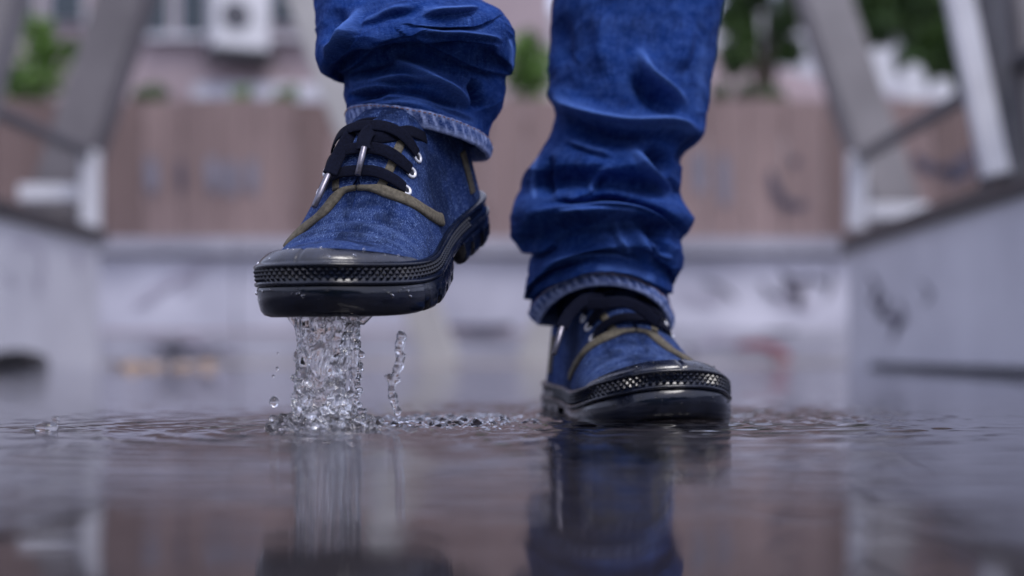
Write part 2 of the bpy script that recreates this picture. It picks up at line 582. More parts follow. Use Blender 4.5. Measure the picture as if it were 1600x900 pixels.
# far pair, on the parapets' ends
a, b = W(88, 330, 5.95), W(197, 0, 5.95); pillar(a + (a - b) * 0.55, a + (b - a) * 2.2, 0.195, 0.2, 'leaning pillar behind the left railing post, brownish grey', True, 'darkpillar')
a, b = W(1397, 330, 5.95), W(1285, 0, 5.95); pillar(a + (a - b) * 0.55, a + (b - a) * 2.2, 0.19, 0.2, 'leaning pillar behind the right railing post, pale at its foot')
# near pair, cut by the frame
a, b = W(1648, 270, 3.9), W(1618, 0, 3.9); pillar(a + (a - b) * 0.3, a + (b - a) * 2.4, 0.17, 0.15, 'near leaning pillar at the right edge with a pale inner face')
a, b = W(-38, 110, 4.3), W(25, -100, 4.3); pillar(a + (a - b) * 1.0, a + (b - a) * 2.4, 0.15, 0.15, 'near leaning pillar cut by the top left corner')
# white flange of the near right pillar
root = empty('steel_strut', W(1556, 262, 3.8))
tag(root, 'white leaning strut in front of the dark post at the upper right', 'strut')
m = MB(); m.bar((0, 0, -0.02), W(1500, 0, 3.8) - W(1556, 262, 3.8) + (W(1500, 0, 3.8) - W(1556, 262, 3.8)) * 1.2, 0.068, 0.05, 0.006)
m.build('shaft', M['whitesteel'], root)
root = empty('steel_post', W(1582, 268, 3.84))
tag(root, 'dark leaning steel post right behind the white strut at the upper right', 'post')
e_ = W(1548, 0, 3.84) - W(1582, 268, 3.84)
m = MB(); m.bar((0, 0, -0.02), e_ * 2.2, 0.055, 0.06, 0.006)
m.build('shaft', M['darksteel'], root)
m = MB(); m.box(Vector((0, 0, -0.01)), (0.09, 0.09, 0.02), bev=0.003)
m.build('foot_plate', M['darksteel'], root)
# inner pair, standing in the water beyond
a, b = W(694, 575, 6.6), W(478, 0, 6.6); pillar(a, a + (b - a) * 2.0, 0.165, 0.18, 'leaning pillar seen between the two legs, foot in the water', False, 'palepillar')
a, b = W(832, 575, 6.6), W(1048, 0, 6.6); pillar(a, a + (b - a) * 2.0, 0.165, 0.18, 'leaning pillar mostly hidden behind the standing leg', False, 'palepillar')

# ------------------------------------------------------------------ low wall with boarded fence on it
low = empty('low_wall', (0, 8.05, 0))
tag(low, 'low white wall across the far end, sprayed with graffiti', 'wall')
xl = -5.2
k = 0
for x0, x1 in [(-5.2, -3.4), (-3.4, -1.65), (-1.65, 0.1), (0.1, 1.85), (1.85, 3.6), (3.6, 5.4)]:
    for z0, z1 in [(-0.05, 0.163), (0.181, 0.598)]:
        m = MB(); m.box(Vector(((x0 + x1) / 2, 0.11, (z0 + z1) / 2)), (x1 - x0 - 0.008, 0.22 - (0.02 if z1 < 0.2 else 0), z1 - z0), bev=0.006)
        m.build('wall_panel', M['wallgrey' if z1 < 0.2 else 'wallpaint'], low)
    m = MB(); m.box(Vector(((x0 + x1) / 2, 0.10, 0.657)), (x1 - x0 - 0.006, 0.34, 0.085), bev=0.008)
    m.build('coping_stone', M['wallgrey'], low)


def on_low(px, py):
    p = W(px, py, 8.03)
    return (p.x, -0.016, p.z)


strokes_mesh('graffiti', [[(210, 480), (250, 450), (290, 425), (335, 405)], [(280, 455), (310, 430)], [(230, 520), (265, 545), (300, 528), (330, 550), (375, 545)],
                          [(240, 548), (280, 540), (320, 556)], [(1230, 430), (1250, 465), (1215, 470)], [(1258, 440), (1248, 470), (1275, 480)],
                          [(1060, 455), (1110, 470), (1130, 450)], [(1090, 540), (1120, 528), (1160, 535)]],
             [13, 10, 14, 10, 15, 12, 9, 16], on_low, M['inkpale'], low)
strokes_mesh('graffiti', [[(1226, 440), (1236, 455), (1254, 462)], [(1240, 470), (1252, 478)], [(700, 512), (760, 514), (800, 510)], [(1222, 425), (1240, 440), (1268, 436), (1290, 445)], [(1190, 440), (1205, 460), (1225, 466)], [(1290, 470), (1300, 440), (1296, 415)], [(1100, 440), (1130, 452), (1150, 470)], [(240, 532), (262, 550), (300, 538), (318, 552), (352, 544)], [(1070, 545), (1085, 552)]], [12, 10, 13, 9, 8, 6, 6, 9, 12], on_low, M['ink'], low)
strokes_mesh('graffiti', [[(1150, 540), (1190, 538), (1222, 552), (1228, 575), (1195, 592), (1155, 590)]], [15], on_low, M['inkred'], low)

fen = empty('boarded_fence', (0, 8.22, 0))
tag(fen, 'rust brown boarded fence standing on the low white wall', 'fence')
x = -5.2
i = 0
while x < 5.3:
    wd = 0.20 + 0.035 * random.random()
    pxl = x / 8.2 * F + PX
    dk = pxl < 165 or 1275 < pxl < 1330 or (420 < pxl < 470) or (pxl > 1440)
    m = MB(); m.box(Vector((x + wd / 2, random.uniform(-0.008, 0.008), 1.108 + random.uniform(-0.012, 0.012))), (wd - 0.008, 0.03, 0.81), bev=0.004)
    m.build('board', M['boarddark'] if dk else M['board'], fen)
    x += wd
m = MB(); m.box(Vector((0.1, 0.05, 0.85)), (10.4, 0.05, 0.09)); m.build('rail', M['boarddark'], fen)
m = MB(); m.box(Vector((0.1, 0.05, 1.36)), (10.4, 0.05, 0.09)); m.build('rail', M['boarddark'], fen)


def on_fence(px, py):
    p = W(px, py, 8.18)
    return (p.x, -0.030, p.z)


strokes_mesh('graffiti', [[(1205, 265), (1215, 300), (1235, 320), (1262, 318)], [(1240, 245), (1246, 258)], [(1430, 240), (1440, 255), (1460, 262), (1500, 275)],
                          [(1475, 270), (1500, 255), (1530, 235)], [(281, 250), (284, 300)], [(1480, 285), (1530, 262)]], [13, 12, 15, 16, 11, 12], on_fence, M['ink'], fen)
strokes_mesh('graffiti', [[(235, 245), (238, 300)], [(330, 245), (334, 300)], [(360, 250), (362, 305)], [(392, 248), (394, 302)], [(1090, 235), (1095, 300)], [(1130, 240), (1134, 320)]], [22, 22, 24, 20, 22, 20], on_fence, M['inkmid'], fen)

# ------------------------------------------------------------------ house behind
hs = empty('house', (0, 16, 0))
tag(hs, 'pink plastered house beyond the fence with dark windows', 'house')


def hp(px, py, d=16.0):
    p = W(px, py, d)
    return p.x, p.z


def panel(px0, py0, px1, py1, d, th, name, mat, parent, base=16.0, bev=0.02):
    x0, z1 = hp(px0, py0, d); x1, z0 = hp(px1, py1, d)
    m = MB(); m.box(Vector(((x0 + x1) / 2, d + th / 2 - base, (z0 + z1) / 2)), (x1 - x0, th, z1 - z0), bev=bev)
    return m.build(name, mat, parent)


panel(-260, -420, 860, 560, 16, 0.4, 'wall', M['plaster'], hs)
for x0, y0, x1, y1 in [(20, -160, 52, 24), (78, -160, 128, 30), (210, -150, 262, 50), (282, -150, 322, 60), (425, -160, 475, 34)]:
    fr_ = panel(x0 - 6, y0 - 6, x1 + 6, y1 + 6, 15.94, 0.08, 'window', M['concrete'], hs)
    panel(x0, y0, x1, y1, 15.90, 0.03, 'pane', M['glass'], fr_, 16.0, 0.0)
panel(225, 52, 520, 62, 15.85, 0.3, 'window_ledge', M['concrete'], hs)
panel(300, 130, 505, 160, 15.7, 0.1, 'skirting', M['concrete'], hs)

ac = empty('air_conditioner', W(370, 80, 15.5))
tag(ac, 'white air conditioner box hanging on the pink house wall', 'air conditioner')
m = MB(); m.box(Vector((0, 0.1, 0.34)), (0.60, 0.42, 0.66), Matrix.Rotation(R(22), 3, 'Z'), 0.03); m.build('casing', M['white'], ac)
Rz = Matrix.Rotation(R(22), 3, 'Z')
m = MB()
m.tube([Rz @ Vector((-0.07, -0.222, 0.36)) + Vector((0, 0.1, 0)), Rz @ Vector((-0.07, -0.2, 0.36)) + Vector((0, 0.1, 0))], 0.16, 20)
m.build('fan_grille', M['darksteel'], ac)
m = MB(); m.box(Vector((0, 0.16, -0.03)), (0.7, 0.5, 0.07), Rz, 0.01); m.build('bracket', M['dark'], ac)

hr = empty('house', (4, 18, 0))
tag(hr, 'pale house with a mauve lean-to roof behind the trees on the right', 'house')
m = MB(); m.box(Vector((0, 0.3, 2.2)), (8.0, 0.4, 4.4), bev=0.02); m.build('wall', M['concrete'], hr)
p0, p1, p2, p3 = W(1090, 70, 17), W(1290, 128, 17), W(1290, 170, 16.2), W(1090, 170, 16.2)
m = MB()
vs = [p0, p1, p2, p3]
vs = [Vector(q_) - Vector((4, 18, 0)) for q_ in vs]
m.add(vs + [q_ + Vector((0, 0.5, -0.12)) for q_ in vs], [(0, 1, 2, 3), (7, 6, 5, 4), (0, 4, 5, 1), (1, 5, 6, 2), (2, 6, 7, 3), (3, 7, 4, 0)])
m.build('roof', M['roof'], hr)
for x0, y0, x1, y1 in [(1165, -80, 1180, 65), (1225, -80, 1235, 80)]:
    panel(x0, y0, x1, y1, 17.9, 0.2, 'downpipe', M['darksteel'], hr, 18.0)
for o_ in hr.children:
    if o_.name.startswith('downpipe'): o_.location.x = -4

# pale round-topped panels on a sloping wall
gf = empty('garden_wall', W(1420, 175, 11.8))
tag(gf, 'sloping garden wall carrying three white round-topped panels', 'wall')
o0 = Vector(gf.location)
m = MB()
q_ = [W(1340, 134, 11.8) - o0, W(1520, 188, 11.8) - o0, W(1520, 330, 11.8) - o0, W(1340, 330, 11.8) - o0]
m.add(q_ + [p + Vector((0, 0.3, 0)) for p in q_], [(0, 1, 2, 3)[::-1], (4, 5, 6, 7), (0, 4, 5, 1)[::-1], (0, 3, 7, 4)[::-1], (1, 5, 6, 2)[::-1]])
m.build('wall', M['plaster'], gf)
for (cx, cy, hw, hh) in [(1374, 108, 21, 34), (1427, 132, 19, 32), (1473, 148, 17, 26)]:
    n = 20
    ring = []
    for kk in range(n):
        a_ = kk * 2 * math.pi / n
        ring.append((cx + hw * math.copysign(abs(math.cos(a_)) ** 0.8, math.cos(a_)), cy + hh * math.copysign(abs(math.sin(a_)) ** 0.8, math.sin(a_))))
    v0 = [W(px_, py_, 11.76) - o0 for px_, py_ in ring]
    m = MB(); m.add(v0 + [p + Vector((0, 0.05, 0)) for p in v0], [tuple(range(n)), tuple(range(n, 2 * n))[::-1]] + [(i_, i_ + n, (i_ + 1) % n + n, (i_ + 1) % n) for i_ in range(n)])
    m.build('panel', M['white'], gf)


# ------------------------------------------------------------------ plants and trees
def leaves(mb, centres, rad, n, size):
    for _ in range(n):
        c, rr = random.choice(list(zip(centres, rad)))
        d = Vector((random.gauss(0, 1), random.gauss(0, 1), random.gauss(0, 1)))
        p = Vector(c) + d.normalized() * rr * random.random() ** 0.45
        a_ = Vector((random.gauss(0, 1), random.gauss(0, 1), random.gauss(0, 1))).normalized()
        b_ = a_.cross(Vector((random.gauss(0, 1), random.gauss(0, 1), random.gauss(0, 1)))).normalized()
        s_ = size * random.uniform(0.6, 1.3)
        mb.add([p - a_ * s_, p + b_ * s_ * 0.45 + a_.cross(b_) * s_ * 0.1, p + a_ * s_, p - b_ * s_ * 0.45 + a_.cross(b_) * s_ * 0.1], [(0, 1, 2, 3)])


def plant(base, blobs, n, size, label, group, mat='leaf', cat='plant', name='leafy_plant'):
    root = empty(name, base)
    tag(root, label, cat, group)
    m = MB()
    leaves(m, [Vector(c) - Vector(base) for c, _ in blobs], [r_ for _, r_ in blobs], n, size)
    m.build('foliage', M[mat], root)
    s_ = MB()
    for c, _ in blobs:
        e = Vector(c) - Vector(base)
        s_.tube([(0, 0, 0), e * 0.5 + Vector((0.02, 0, 0.0)), e], [0.012, 0.009, 0.004], 5)
    s_.build('stem', M['bark'], root)
    return root


G = 'plants showing above the boarded fence'
plant(W(50, 170, 8.6), [(W(45, 95, 8.6), .19), (W(15, 130, 8.6), .17), (W(80, 118, 8.6), .16), (W(58, 45, 8.6), .10), (W(72, 75, 8.6), .10), (W(112, 78, 8.6), .06), (W(50, 140, 8.6), .18)], 900, 0.040, 'leafy green plant above the fence at the far left', G)
plant(W(235, 165, 8.5), [(W(225, 152, 8.5), .07), (W(245, 152, 8.5), .08)], 200, 0.028, 'small dark green clump on the fence beside the left leaning pillar', G, 'leafdark')
plant(W(375, 162, 8.6), [(W(370, 148, 8.6), .05), (W(385, 146, 8.6), .05)], 60, 0.026, 'sparse pale sprig on the fence below the air conditioner', G)
plant(W(445, 165, 8.6), [(W(440, 150, 8.6), .06), (W(455, 148, 8.6), .06)], 90, 0.026, 'green sprig on the fence just left of the lifted leg', G)
plant(W(825, 165, 8.7), [(W(815, 110, 8.7), .14), (W(838, 95, 8.7), .14), (W(825, 70, 8.7), .10), (W(830, 130, 8.7), .14)], 520, 0.04, 'bright green bush between the two legs above the fence', G)
plant(W(1165, 165, 8.6), [(W(1125, 145, 8.6), .06), (W(1165, 143, 8.6), .07), (W(1205, 148, 8.6), .08), (W(1215, 160, 8.6), .06)], 330, 0.03, 'trailing green creeper over the fence right of the standing leg', G, 'leafdark')


def tree(base, top, blobs, n, size, label, mat):
    root = empty('tree', base)
    tag(root, label, 'tree', 'trees beyond the fence')
    b_ = Vector(base)
    tp = Vector(top) - b_
    m = MB(); m.tube([(0, 0, 0), tp * 0.5 + Vector((0.08, 0, 0)), tp], [0.16, 0.12, 0.07], 9)
    tk = m.build('trunk', M['bark'], root, True)
    m = MB()
    for c, rr in blobs:
        e = Vector(c) - b_
        m.tube([tp * 0.8, (tp + e) / 2 + Vector((0, 0, .1)), e], [0.05, 0.035, 0.012], 6)
    m.build('limb', M['bark'], root, True)
    m = MB(); leaves(m, [Vector(c) - b_ for c, _ in blobs], [r_ for _, r_ in blobs], n, size)
    m.build('crown', M[mat], root)


d = 12.5
tree((4.05, d + .4, 0), (3.75, d + .3, 2.9), [(W(1380, -40, d + .5), .50), (W(1440, 10, d), .42), (W(1475, 70, d), .34), (W(1440, 95, d), .22), (W(1365, 30, d + .4), .32), (W(1500, 0, d), .4), (W(1430, -110, d), .6), (W(1340, 60, d + .4), .18), (W(1500, 110, d), .15), (W(1480, -60, d), .4)],
     4200, 0.085, 'dark bushy tree behind the right leaning pillar', 'leafdark')
d = 14.5
tree((2.6, d + .2, 0), (2.4, d + .1, 3.1), [(W(1150, 30, d), .22), (W(1150, 90, d), .2), (W(1220, 40, d), .14), (W(1255, 10, d), .3), (W(1165, -20, d), .3), (W(1210, -50, d), .5), (W(1235, 80, d), .14), (W(1170, 60, d), .12)],
     2700, 0.07, 'loose green tree in front of the pale house right of the legs', 'leafdark')

# unseen leafy screen added behind the camera; it darkens what the wet rubber mirrors
hb = MB()
hx = np.linspace(-7, 7, 57); hz_ = np.linspace(-0.1, 3.3, 18)
hv = []
for z in hz_:
    for x in hx:
        hv.append((x, -5.6 - 0.5 * abs(noise.noise((x * 0.8, z * 0.8, 3))) - 0.35 * noise.noise((x * 2.3, z * 2.3, 9)), z + 0.25 * noise.noise((x * 1.3, 0, z))))
hb.add(hv, loft_faces(18, 57, False))
leaves(hb, [Vector(p) for p in hv], [0.25] * len(hv), 2600, 0.13)
tag(hb.build('unseen_leaf_screen', M['leafdark']), 'dense dark leaf screen added unseen behind the viewer to darken reflections', kind='stuff')

# fallen leaf litter at the foot of the low wall
root = empty('fallen_leaf', W(255, 572, 5.2))
tag(root, 'yellow brown leaf drift lying in the water near the low wall', 'leaf')
m = MB()
for k in range(26):
    c = Vector((random.uniform(-0.16, 0.16), random.uniform(-0.25, 0.25), 0.004 + 0.012 * random.random() - root.location.z))
    a_ = random.random() * 6.28
    s_ = random.uniform(0.03, 0.05)
    u_ = Vector((math.cos(a_), math.sin(a_), 0.25)) * s_
    v_ = Vector((-math.sin(a_), math.cos(a_), 0.2)) * s_ * 0.5
    m.add([c - u_, c + v_, c + u_, c - v_], [(0, 1, 2, 3)])
o_ = m.build('leaf_blade', M['yellowleaf'], root)
o_['kind'] = 'stuff'

# ------------------------------------------------------------------ the person: shoes
person = empty('person', (0, 1.15, 0))
tag(person, 'person in rolled blue jeans and denim rubber-soled shoes stepping through the water', 'person')
LEN = 0.285
OUT = [(0.002, 0.0), (0.018, 0.0036), (0.0315, 0.0132), (0.0420, 0.029), (0.0500, 0.048), (0.0530, 0.075), (0.0540, 0.105), (0.0520, 0.135), (0.0470, 0.165), (0.0420, 0.195), (0.0390, 0.225), (0.0370, 0.25), (0.0300, 0.273), (0.015, 0.2835),
       (0.0, 0.285), (-0.015, 0.2835), (-0.029, 0.273), (-0.0350, 0.25), (-0.0355, 0.225), (-0.0360, 0.195), (-0.0390, 0.165), (-0.0440, 0.135), (-0.0490, 0.105), (-0.0500, 0.075), (-0.0475, 0.048), (-0.0400, 0.029), (-0.0295, 0.0132), (-0.0160, 0.0036)]
NO = 360
_o = crom([(a_ * 1.18, b_) for a_, b_ in OUT], 4000, True)
_s = np.concatenate([[0], np.cumsum(np.hypot(*np.diff(np.vstack([_o, _o[:1]]), axis=0).T))])
PERIM = _s[-1]
_u = np.linspace(0, PERIM, NO, endpoint=False)
OL = np.stack([np.interp(_u, _s, np.append(_o[:, k], _o[0, k])) for k in (0, 1)], 1)   # t=0 toe tip, goes round by the lateral side
_tn = np.roll(OL, -1, 0) - np.roll(OL, 1, 0)
ON = np.stack([_tn[:, 1], -_tn[:, 0]], 1)
ON /= np.hypot(ON[:, 0], ON[:, 1])[:, None]
if (ON[0] @ np.array([0, -1])) < 0: ON = -ON
TT = np.arange(NO) / NO
TS = np.where(TT > 0.5, TT - 1, TT)          # signed: + lateral, - medial


def oi(t, off=0.0):
    """outline point at fractional t with outward offset"""
    u = (np.asarray(t) % 1.0) * NO
    i = np.floor(u).astype(int) % NO
    fr_ = (u - np.floor(u))[..., None]
    j = (i + 1) % NO
    p = OL[i] * (1 - fr_) + OL[j] * fr_
    n_ = ON[i] * (1 - fr_) + ON[j] * fr_
    return p + n_ * (off[..., None] if hasattr(off, 'shape') and np.shape(off) else off)


ZT_Y = [0.0, 0.03, 0.055, 0.07, 0.09, 0.11, 0.125, 0.14, 0.155, 0.175, 0.20, 0.25]
ZT_Z = [0.046, 0.049, 0.0535, 0.059, 0.0705, 0.0860, 0.099, 0.113, 0.123, 0.130, 0.133, 0.134]
Z0 = 0.033


def upper_pt(t, v, off=0.0):
    b_ = oi(t, -0.0035)
    y = np.clip(b_[..., 1], 0.055, 0.238)
    zt = np.interp(y, ZT_Y, ZT_Z)
    n_ = np.interp(y, [0.05, 0.09, 0.13, 0.17, 0.24], [1.9, 1.95, 1.95, 2.6, 3.0])
    tgt = np.stack([np.interp(y, [0.05, 0.1, 0.2], [0.0, 0.0, 0.0]), y], -1)
    c = np.cos(v * math.pi / 2); s_ = np.sin(v * math.pi / 2)
    c = np.maximum(c, 0) ** (2 / n_); s_ = np.maximum(s_, 0) ** (2 / n_)
    # sides of the ankle draw in a little above the sole
    pinch = np.interp(y, [0.1, 0.16, 0.24], [0.0, 0.13, 0.10]) * np.sin(np.clip(s_, 0, 1) * math.pi) * 0.8
    h = c * (1 - pinch)
    xy = tgt + (b_ - tgt) * h[..., None]
    z = Z0 + (zt - Z0) * s_
    # flex creases over the ball of the foot
    cr = 0.0009 * np.sin(y * 0 + xy[..., 1] * 2 * math.pi / 0.0125 + 14 * xy[..., 0]) * smooth(0.052, 0.066, xy[..., 1]) * smooth(0.098, 0.085, xy[..., 1]) * smooth(0.25, 0.6, s_)
    z = z + cr
    return np.concatenate([xy, z[..., None]], -1)


NV = 44
tg, vg = np.meshgrid(TT, np.linspace(0, 1, NV))
UP = upper_pt(tg, vg)
UPN = None
UPF = loft_faces(NV, NO)
_bv = BVHTree.FromPolygons([Vector(p) for p in UP.reshape(-1, 3)], [f[::-1] for f in UPF])


def on_upper(y, phi, off=0.0, ax=0.05):
    """(y, angle from straight up, + lateral) -> point on the upper and its outward normal"""
    d_ = Vector((math.sin(R(phi)), 0, math.cos(R(phi))))
    o_ = Vector((0, y, ax))
    h, n_, _, _ = _bv.ray_cast(o_ + d_ * 0.3, -d_)
    if h is None:
        h, n_, _, _ = _bv.find_nearest(o_ + d_ * 0.05)
    if n_.dot(d_) < 0: n_ = -n_
    return h + n_ * off, n_


def sole_spring(p):
    p = np.array(p, float)
    p[:, 2] += 0.0170 * np.clip(1 - p[:, 1] / 0.115, 0, 1) ** 1.8 + 0.002 * np.clip((p[:, 1] - 0.24) / 0.045, 0, 1) ** 2
    return p


def make_bend(theta, y0=0.062, y1=0.125):
    yy = np.linspace(-0.05, 0.40, 451)
    ang = R(theta) * smooth(y0, y1, yy)
    dy = np.diff(yy)
    cy = np.concatenate([[yy[0]], yy[0] + np.cumsum(np.cos((ang[:-1] + ang[1:]) / 2) * dy)])
    cz = np.concatenate([[0], np.cumsum(np.sin((ang[:-1] + ang[1:]) / 2) * dy)])

    def f(p):
        p = sole_spring(p)
        a_ = np.interp(p[:, 1], yy, ang)
        out = p.copy()
        out[:, 1] = np.interp(p[:, 1], yy, cy) - np.sin(a_) * p[:, 2]
        out[:, 2] = np.interp(p[:, 1], yy, cz) + np.cos(a_) * p[:, 2]
        return out
    return f


def ribbon(pts, nrm, wid, th, n=10, lift=0.0, ends=True):
    """a flat strap swept along pts, lying on nrm"""
    pts = [Vector(p) for p in pts]
    v, f = [], []
    m = len(pts)
    for i, p in enumerate(pts):
        tn = (pts[min(i + 1, m - 1)] - pts[max(i - 1, 0)]).normalized()
        nn = Vector(nrm[i]); nn = (nn - tn * nn.dot(tn)).normalized()
        bb = tn.cross(nn)
        w_ = wid[i] if hasattr(wid, '__len__') else wid
        for k in range(n):
            a_ = k * 2 * math.pi / n
            ca, sa = math.cos(a_), math.sin(a_)
            v.append(p + bb * (w_ / 2 * math.copysign(abs(ca) ** 0.55, ca)) + nn * (th / 2 * math.copysign(abs(sa) ** 0.8, sa) + lift))
    for i in range(m - 1):
        for k in range(n):
            f.append((i * n + k, i * n + (k + 1) % n, (i + 1) * n + (k + 1) % n, (i + 1) * n + k))
    f.append(tuple(range(n))[::-1]); f.append(tuple((m - 1) * n + k for k in range(n)))
    return v, f


def surf_path(ctrl, n, off):
    """ctrl (y, phi[, extra lift]) -> points and normals along the upper"""
    c = [(q_[0], q_[1], q_[2] if len(q_) > 2 else 0.0) for q_ in ctrl]
    c = crom(c, n)
    P, N_ = [], []
    for y, ph, lf in c:
        p, nn = on_upper(y, ph)
        P.append(p + nn * (off + lf)); N_.append(nn)
    # smooth the normals
    N2 = []
    for i in range(len(N_)):
        a_ = Vector((0, 0, 0))
        for k in range(-3, 4): a_ += N_[min(max(i + k, 0), len(N_) - 1)]
        N2.append(a_.normalized())
    return P, N2


def build_shoe(mirror, bend, name_label):
    fl = make_bend(bend)
    sx = -1 if mirror else 1

    def fin(v):
        v = fl(np.array([tuple(p) for p in v], float))
        v[:, 0] *= sx
        return v

    def ff_(f):
        return [tuple(q_)[::-1] for q_ in f] if mirror else f

    def put(name, v, f, mat, parent, sm=True, **k):
        return mesh(name, fin(v), ff_(f), mat, parent, sm, **k)

    P = UP.reshape(-1, 3)
    fade = 0.0 * P[:, 0]
    yy, zz = P[:, 1], P[:, 2]
    fade += 0.16 * smooth(0.055, 0.07, yy) * smooth(0.1, 0.085, yy) * (0.5 + 0.5 * np.sin(yy * 2 * math.pi / 0.0125 + 14 * P[:, 0]))
    fade += 0.05
    uv = np.stack([tg.ravel() * PERIM, vg.ravel() * 0.09], 1)
    upper = put('shoe', P, [f[::-1] for f in UPF], M['canvas'], person, attrs={'fade': fade}, uv=uv)
    upper['label'] = name_label

    # ---- outsole with lugs
    def lug(ts):
        a_ = np.abs(ts)
        s_ = a_ * PERIM
        per = 0.0235
        ph = (s_ / per) % 1.0
        gap = smooth(0.30, 0.36, ph) * smooth(0.70, 0.64, ph)
        on = smooth(0.125, 0.145, a_)
        waist = smooth(0.262, 0.274, a_) * smooth(0.335, 0.325, a_)
        return np.maximum(gap * on * (0.0042 + 0.0060 * (a_ > 0.33)), waist * 0.0150)
    N2 = NO * 2
    T2 = np.arange(N2) / N2
    TS2 = np.where(T2 > 0.5, T2 - 1, T2)
    zl = lug(TS2)
    rows = []
    inn = np.where(zl > 0.003, -0.010, -0.004)
    for off, z in [(-0.030, zl * 0 + 0.005), (-0.016, zl * 0 + 0.004), (-0.011, np.maximum(zl, 0.0035)), (-0.009, zl * 0.98), (-0.0062, zl), (-0.0022, zl + 0.0013), (-0.0002, zl + 0.0042),
                   (0.0008, np.maximum(zl + 0.004, 0.011)), (0.0005, zl * 0 + 0.0205), (-0.0006, zl * 0 + 0.0213), (-0.006, zl * 0 + 0.0216)]:
        rows.append(np.concatenate([oi(T2, off), z[:, None]], 1))
    v = np.concatenate(rows)
    f = loft_faces(len(rows), N2)
    f.append(tuple(range(N2)))
    put('outsole', v, [q_[::-1] for q_ in f], M['rubber'], upper)

    # ---- foxing band with its lips
    rows = []
    prof = [(-0.006, 0.0214), (0.0006, 0.0214), (0.0017, 0.0221), (0.0019, 0.0232), (0.0013, 0.0243), (0.0, 0.0248), (-0.0003, 0.029), (-0.0006, 0.0337), (0.0005, 0.0340), (0.0010, 0.0348), (0.0008, 0.0360), (-0.0006, 0.0371), (-0.0030, 0.0376), (-0.0085, 0.0362)]
    for off, z in prof:
        rows.append(np.concatenate([oi(TT, off), np.full((NO, 1), z)], 1))
    put('foxing_band', np.concatenate(rows), [q_[::-1] for q_ in loft_faces(len(rows), NO)], M['rubber'], upper)

    # ---- raised diamonds pressed into the band
    b = MB()
    pitch = 0.0054
    nn = int(0.36 * PERIM / pitch)
    for row in range(3):
        for k in range(-nn, nn + 1):
            s_ = (k + 0.5 * (row % 2)) * pitch
            zc = 0.0267 + row * 0.0027
            h = 0.0026
            q4 = []
            for du, dz in ((-0.47, 0), (0, -1), (0.47, 0), (0, 1)):
                o2 = oi(np.array((s_ + du * pitch) / PERIM), 0.0 - 0.0004)
                q4.append((o2[0], o2[1], zc + dz * h))
            o2 = oi(np.array(s_ / PERIM), 0.0014)
            q4.append((o2[0], o2[1], zc))
            b.add(q4, [(0, 1, 4), (1, 2, 4), (2, 3, 4), (3, 0, 4)])
    o_ = put('diamond_tread', b.v, [q_[::-1] for q_ in b.f], M['rubber'], upper, False)
    o_['kind'] = 'stuff'

    # ---- toe cap
    half = 0.150
    nt, nv_ = 121, 22
    ts = np.linspace(-half, half, nt)
    vmax = 0.40 * np.clip(1 - (np.abs(ts) / half) ** 2.2, 0, 1) ** 0.8 + 0.055
    rows = []
    for j in range(nv_):
        fr_ = j / (nv_ - 1)
        rows.append(upper_pt(ts, vmax * fr_ + 0.02))
    G_ = np.array(rows)                       # nv_ x nt x 3
    du = np.gradient(G_, axis=1); dv = np.gradient(G_, axis=0)
    nm = np.cross(du, dv); nm /= np.linalg.norm(nm, axis=-1)[..., None] + 1e-12
    if nm[2, nt // 2, 1] > 0: nm = -nm
    prof_v = np.linspace(0, 1, nv_)
    th = 0.0023 * (1 - smooth(0.90, 1.0, prof_v) * 0.9)
    seam = 1 - 0.55 * np.exp(-(ts / 0.0018) ** 2)
    rid = 0.0007 * np.exp(-((prof_v - 0.16) / 0.05) ** 2) - 0.0005 * np.exp(-((prof_v - 0.27) / 0.03) ** 2)
    O_ = G_ + nm * ((th + rid)[:, None] * seam[None, :])[..., None]
    O_ = np.concatenate([O_, (G_[-1] - nm[-1] * 0.001)[None]])
    put('toe_cap', O_.reshape(-1, 3), [q_[::-1] for q_ in loft_faces(nv_ + 1, nt, False)], M['cap'], upper)

    # ---- olive piping
    def strap(name, ctrl, n, off, wid, th, mat, nseg=10):
        P_, N_ = surf_path(ctrl, n, off)
        v_, f_ = ribbon(P_, N_, wid, th, nseg)
        return put(name, v_, f_, mat, upper)
    for sg, ctrl in ((-1, [(0.1100, -1), (0.1110, -22), (0.1135, -48), (0.124, -68), (0.142, -84), (0.160, -94)]),
                     (1, [(0.1100, 1), (0.1085, 20), (0.0985, 41), (0.0900, 64), (0.0855, 80), (0.084, 92)])):
        strap('piping', ctrl, 44, 0.0006, [0.0045 + 0.0060 * float(smooth(4, 13, i)) for i in range(44)], 0.0042, M['olive'])
        strap('eyestay_edge', [(0.112, sg * 26), (0.122, sg * 25), (0.134, sg * 23), (0.148, sg * 21), (0.158, sg * 20)], 26, 0.0005, 0.0070, 0.0030, M['olive'])
        strap('heel_strip', [(0.240, sg * 96), (0.240, sg * 80), (0.239, sg * 62), (0.238, sg * 48)], 16, 0.0004, 0.010, 0.0022, M['olive'])
    # ---- tongue
    rows = []
    for j, y in enumerate(np.linspace(0.111, 0.160, 14)):
        for ph in np.linspace(-22, 22, 9):
            p, n_ = on_upper(y, ph)
            rows.append(p + n_ * (0.0014 + 0.0006 * math.cos(R(ph * 4))))
    put('tongue', rows, [q_[::-1] for q_ in loft_faces(14, 9, False)], M['canvas'], upper,
        attrs={'fade': [0.03] * 126}, uv=[(i % 9 * 0.004, i // 9 * 0.004) for i in range(126)])
    # ---- eyelets and laces
    EY = [(0.1230, 47), (0.1380, 39), (0.1540, 34)]
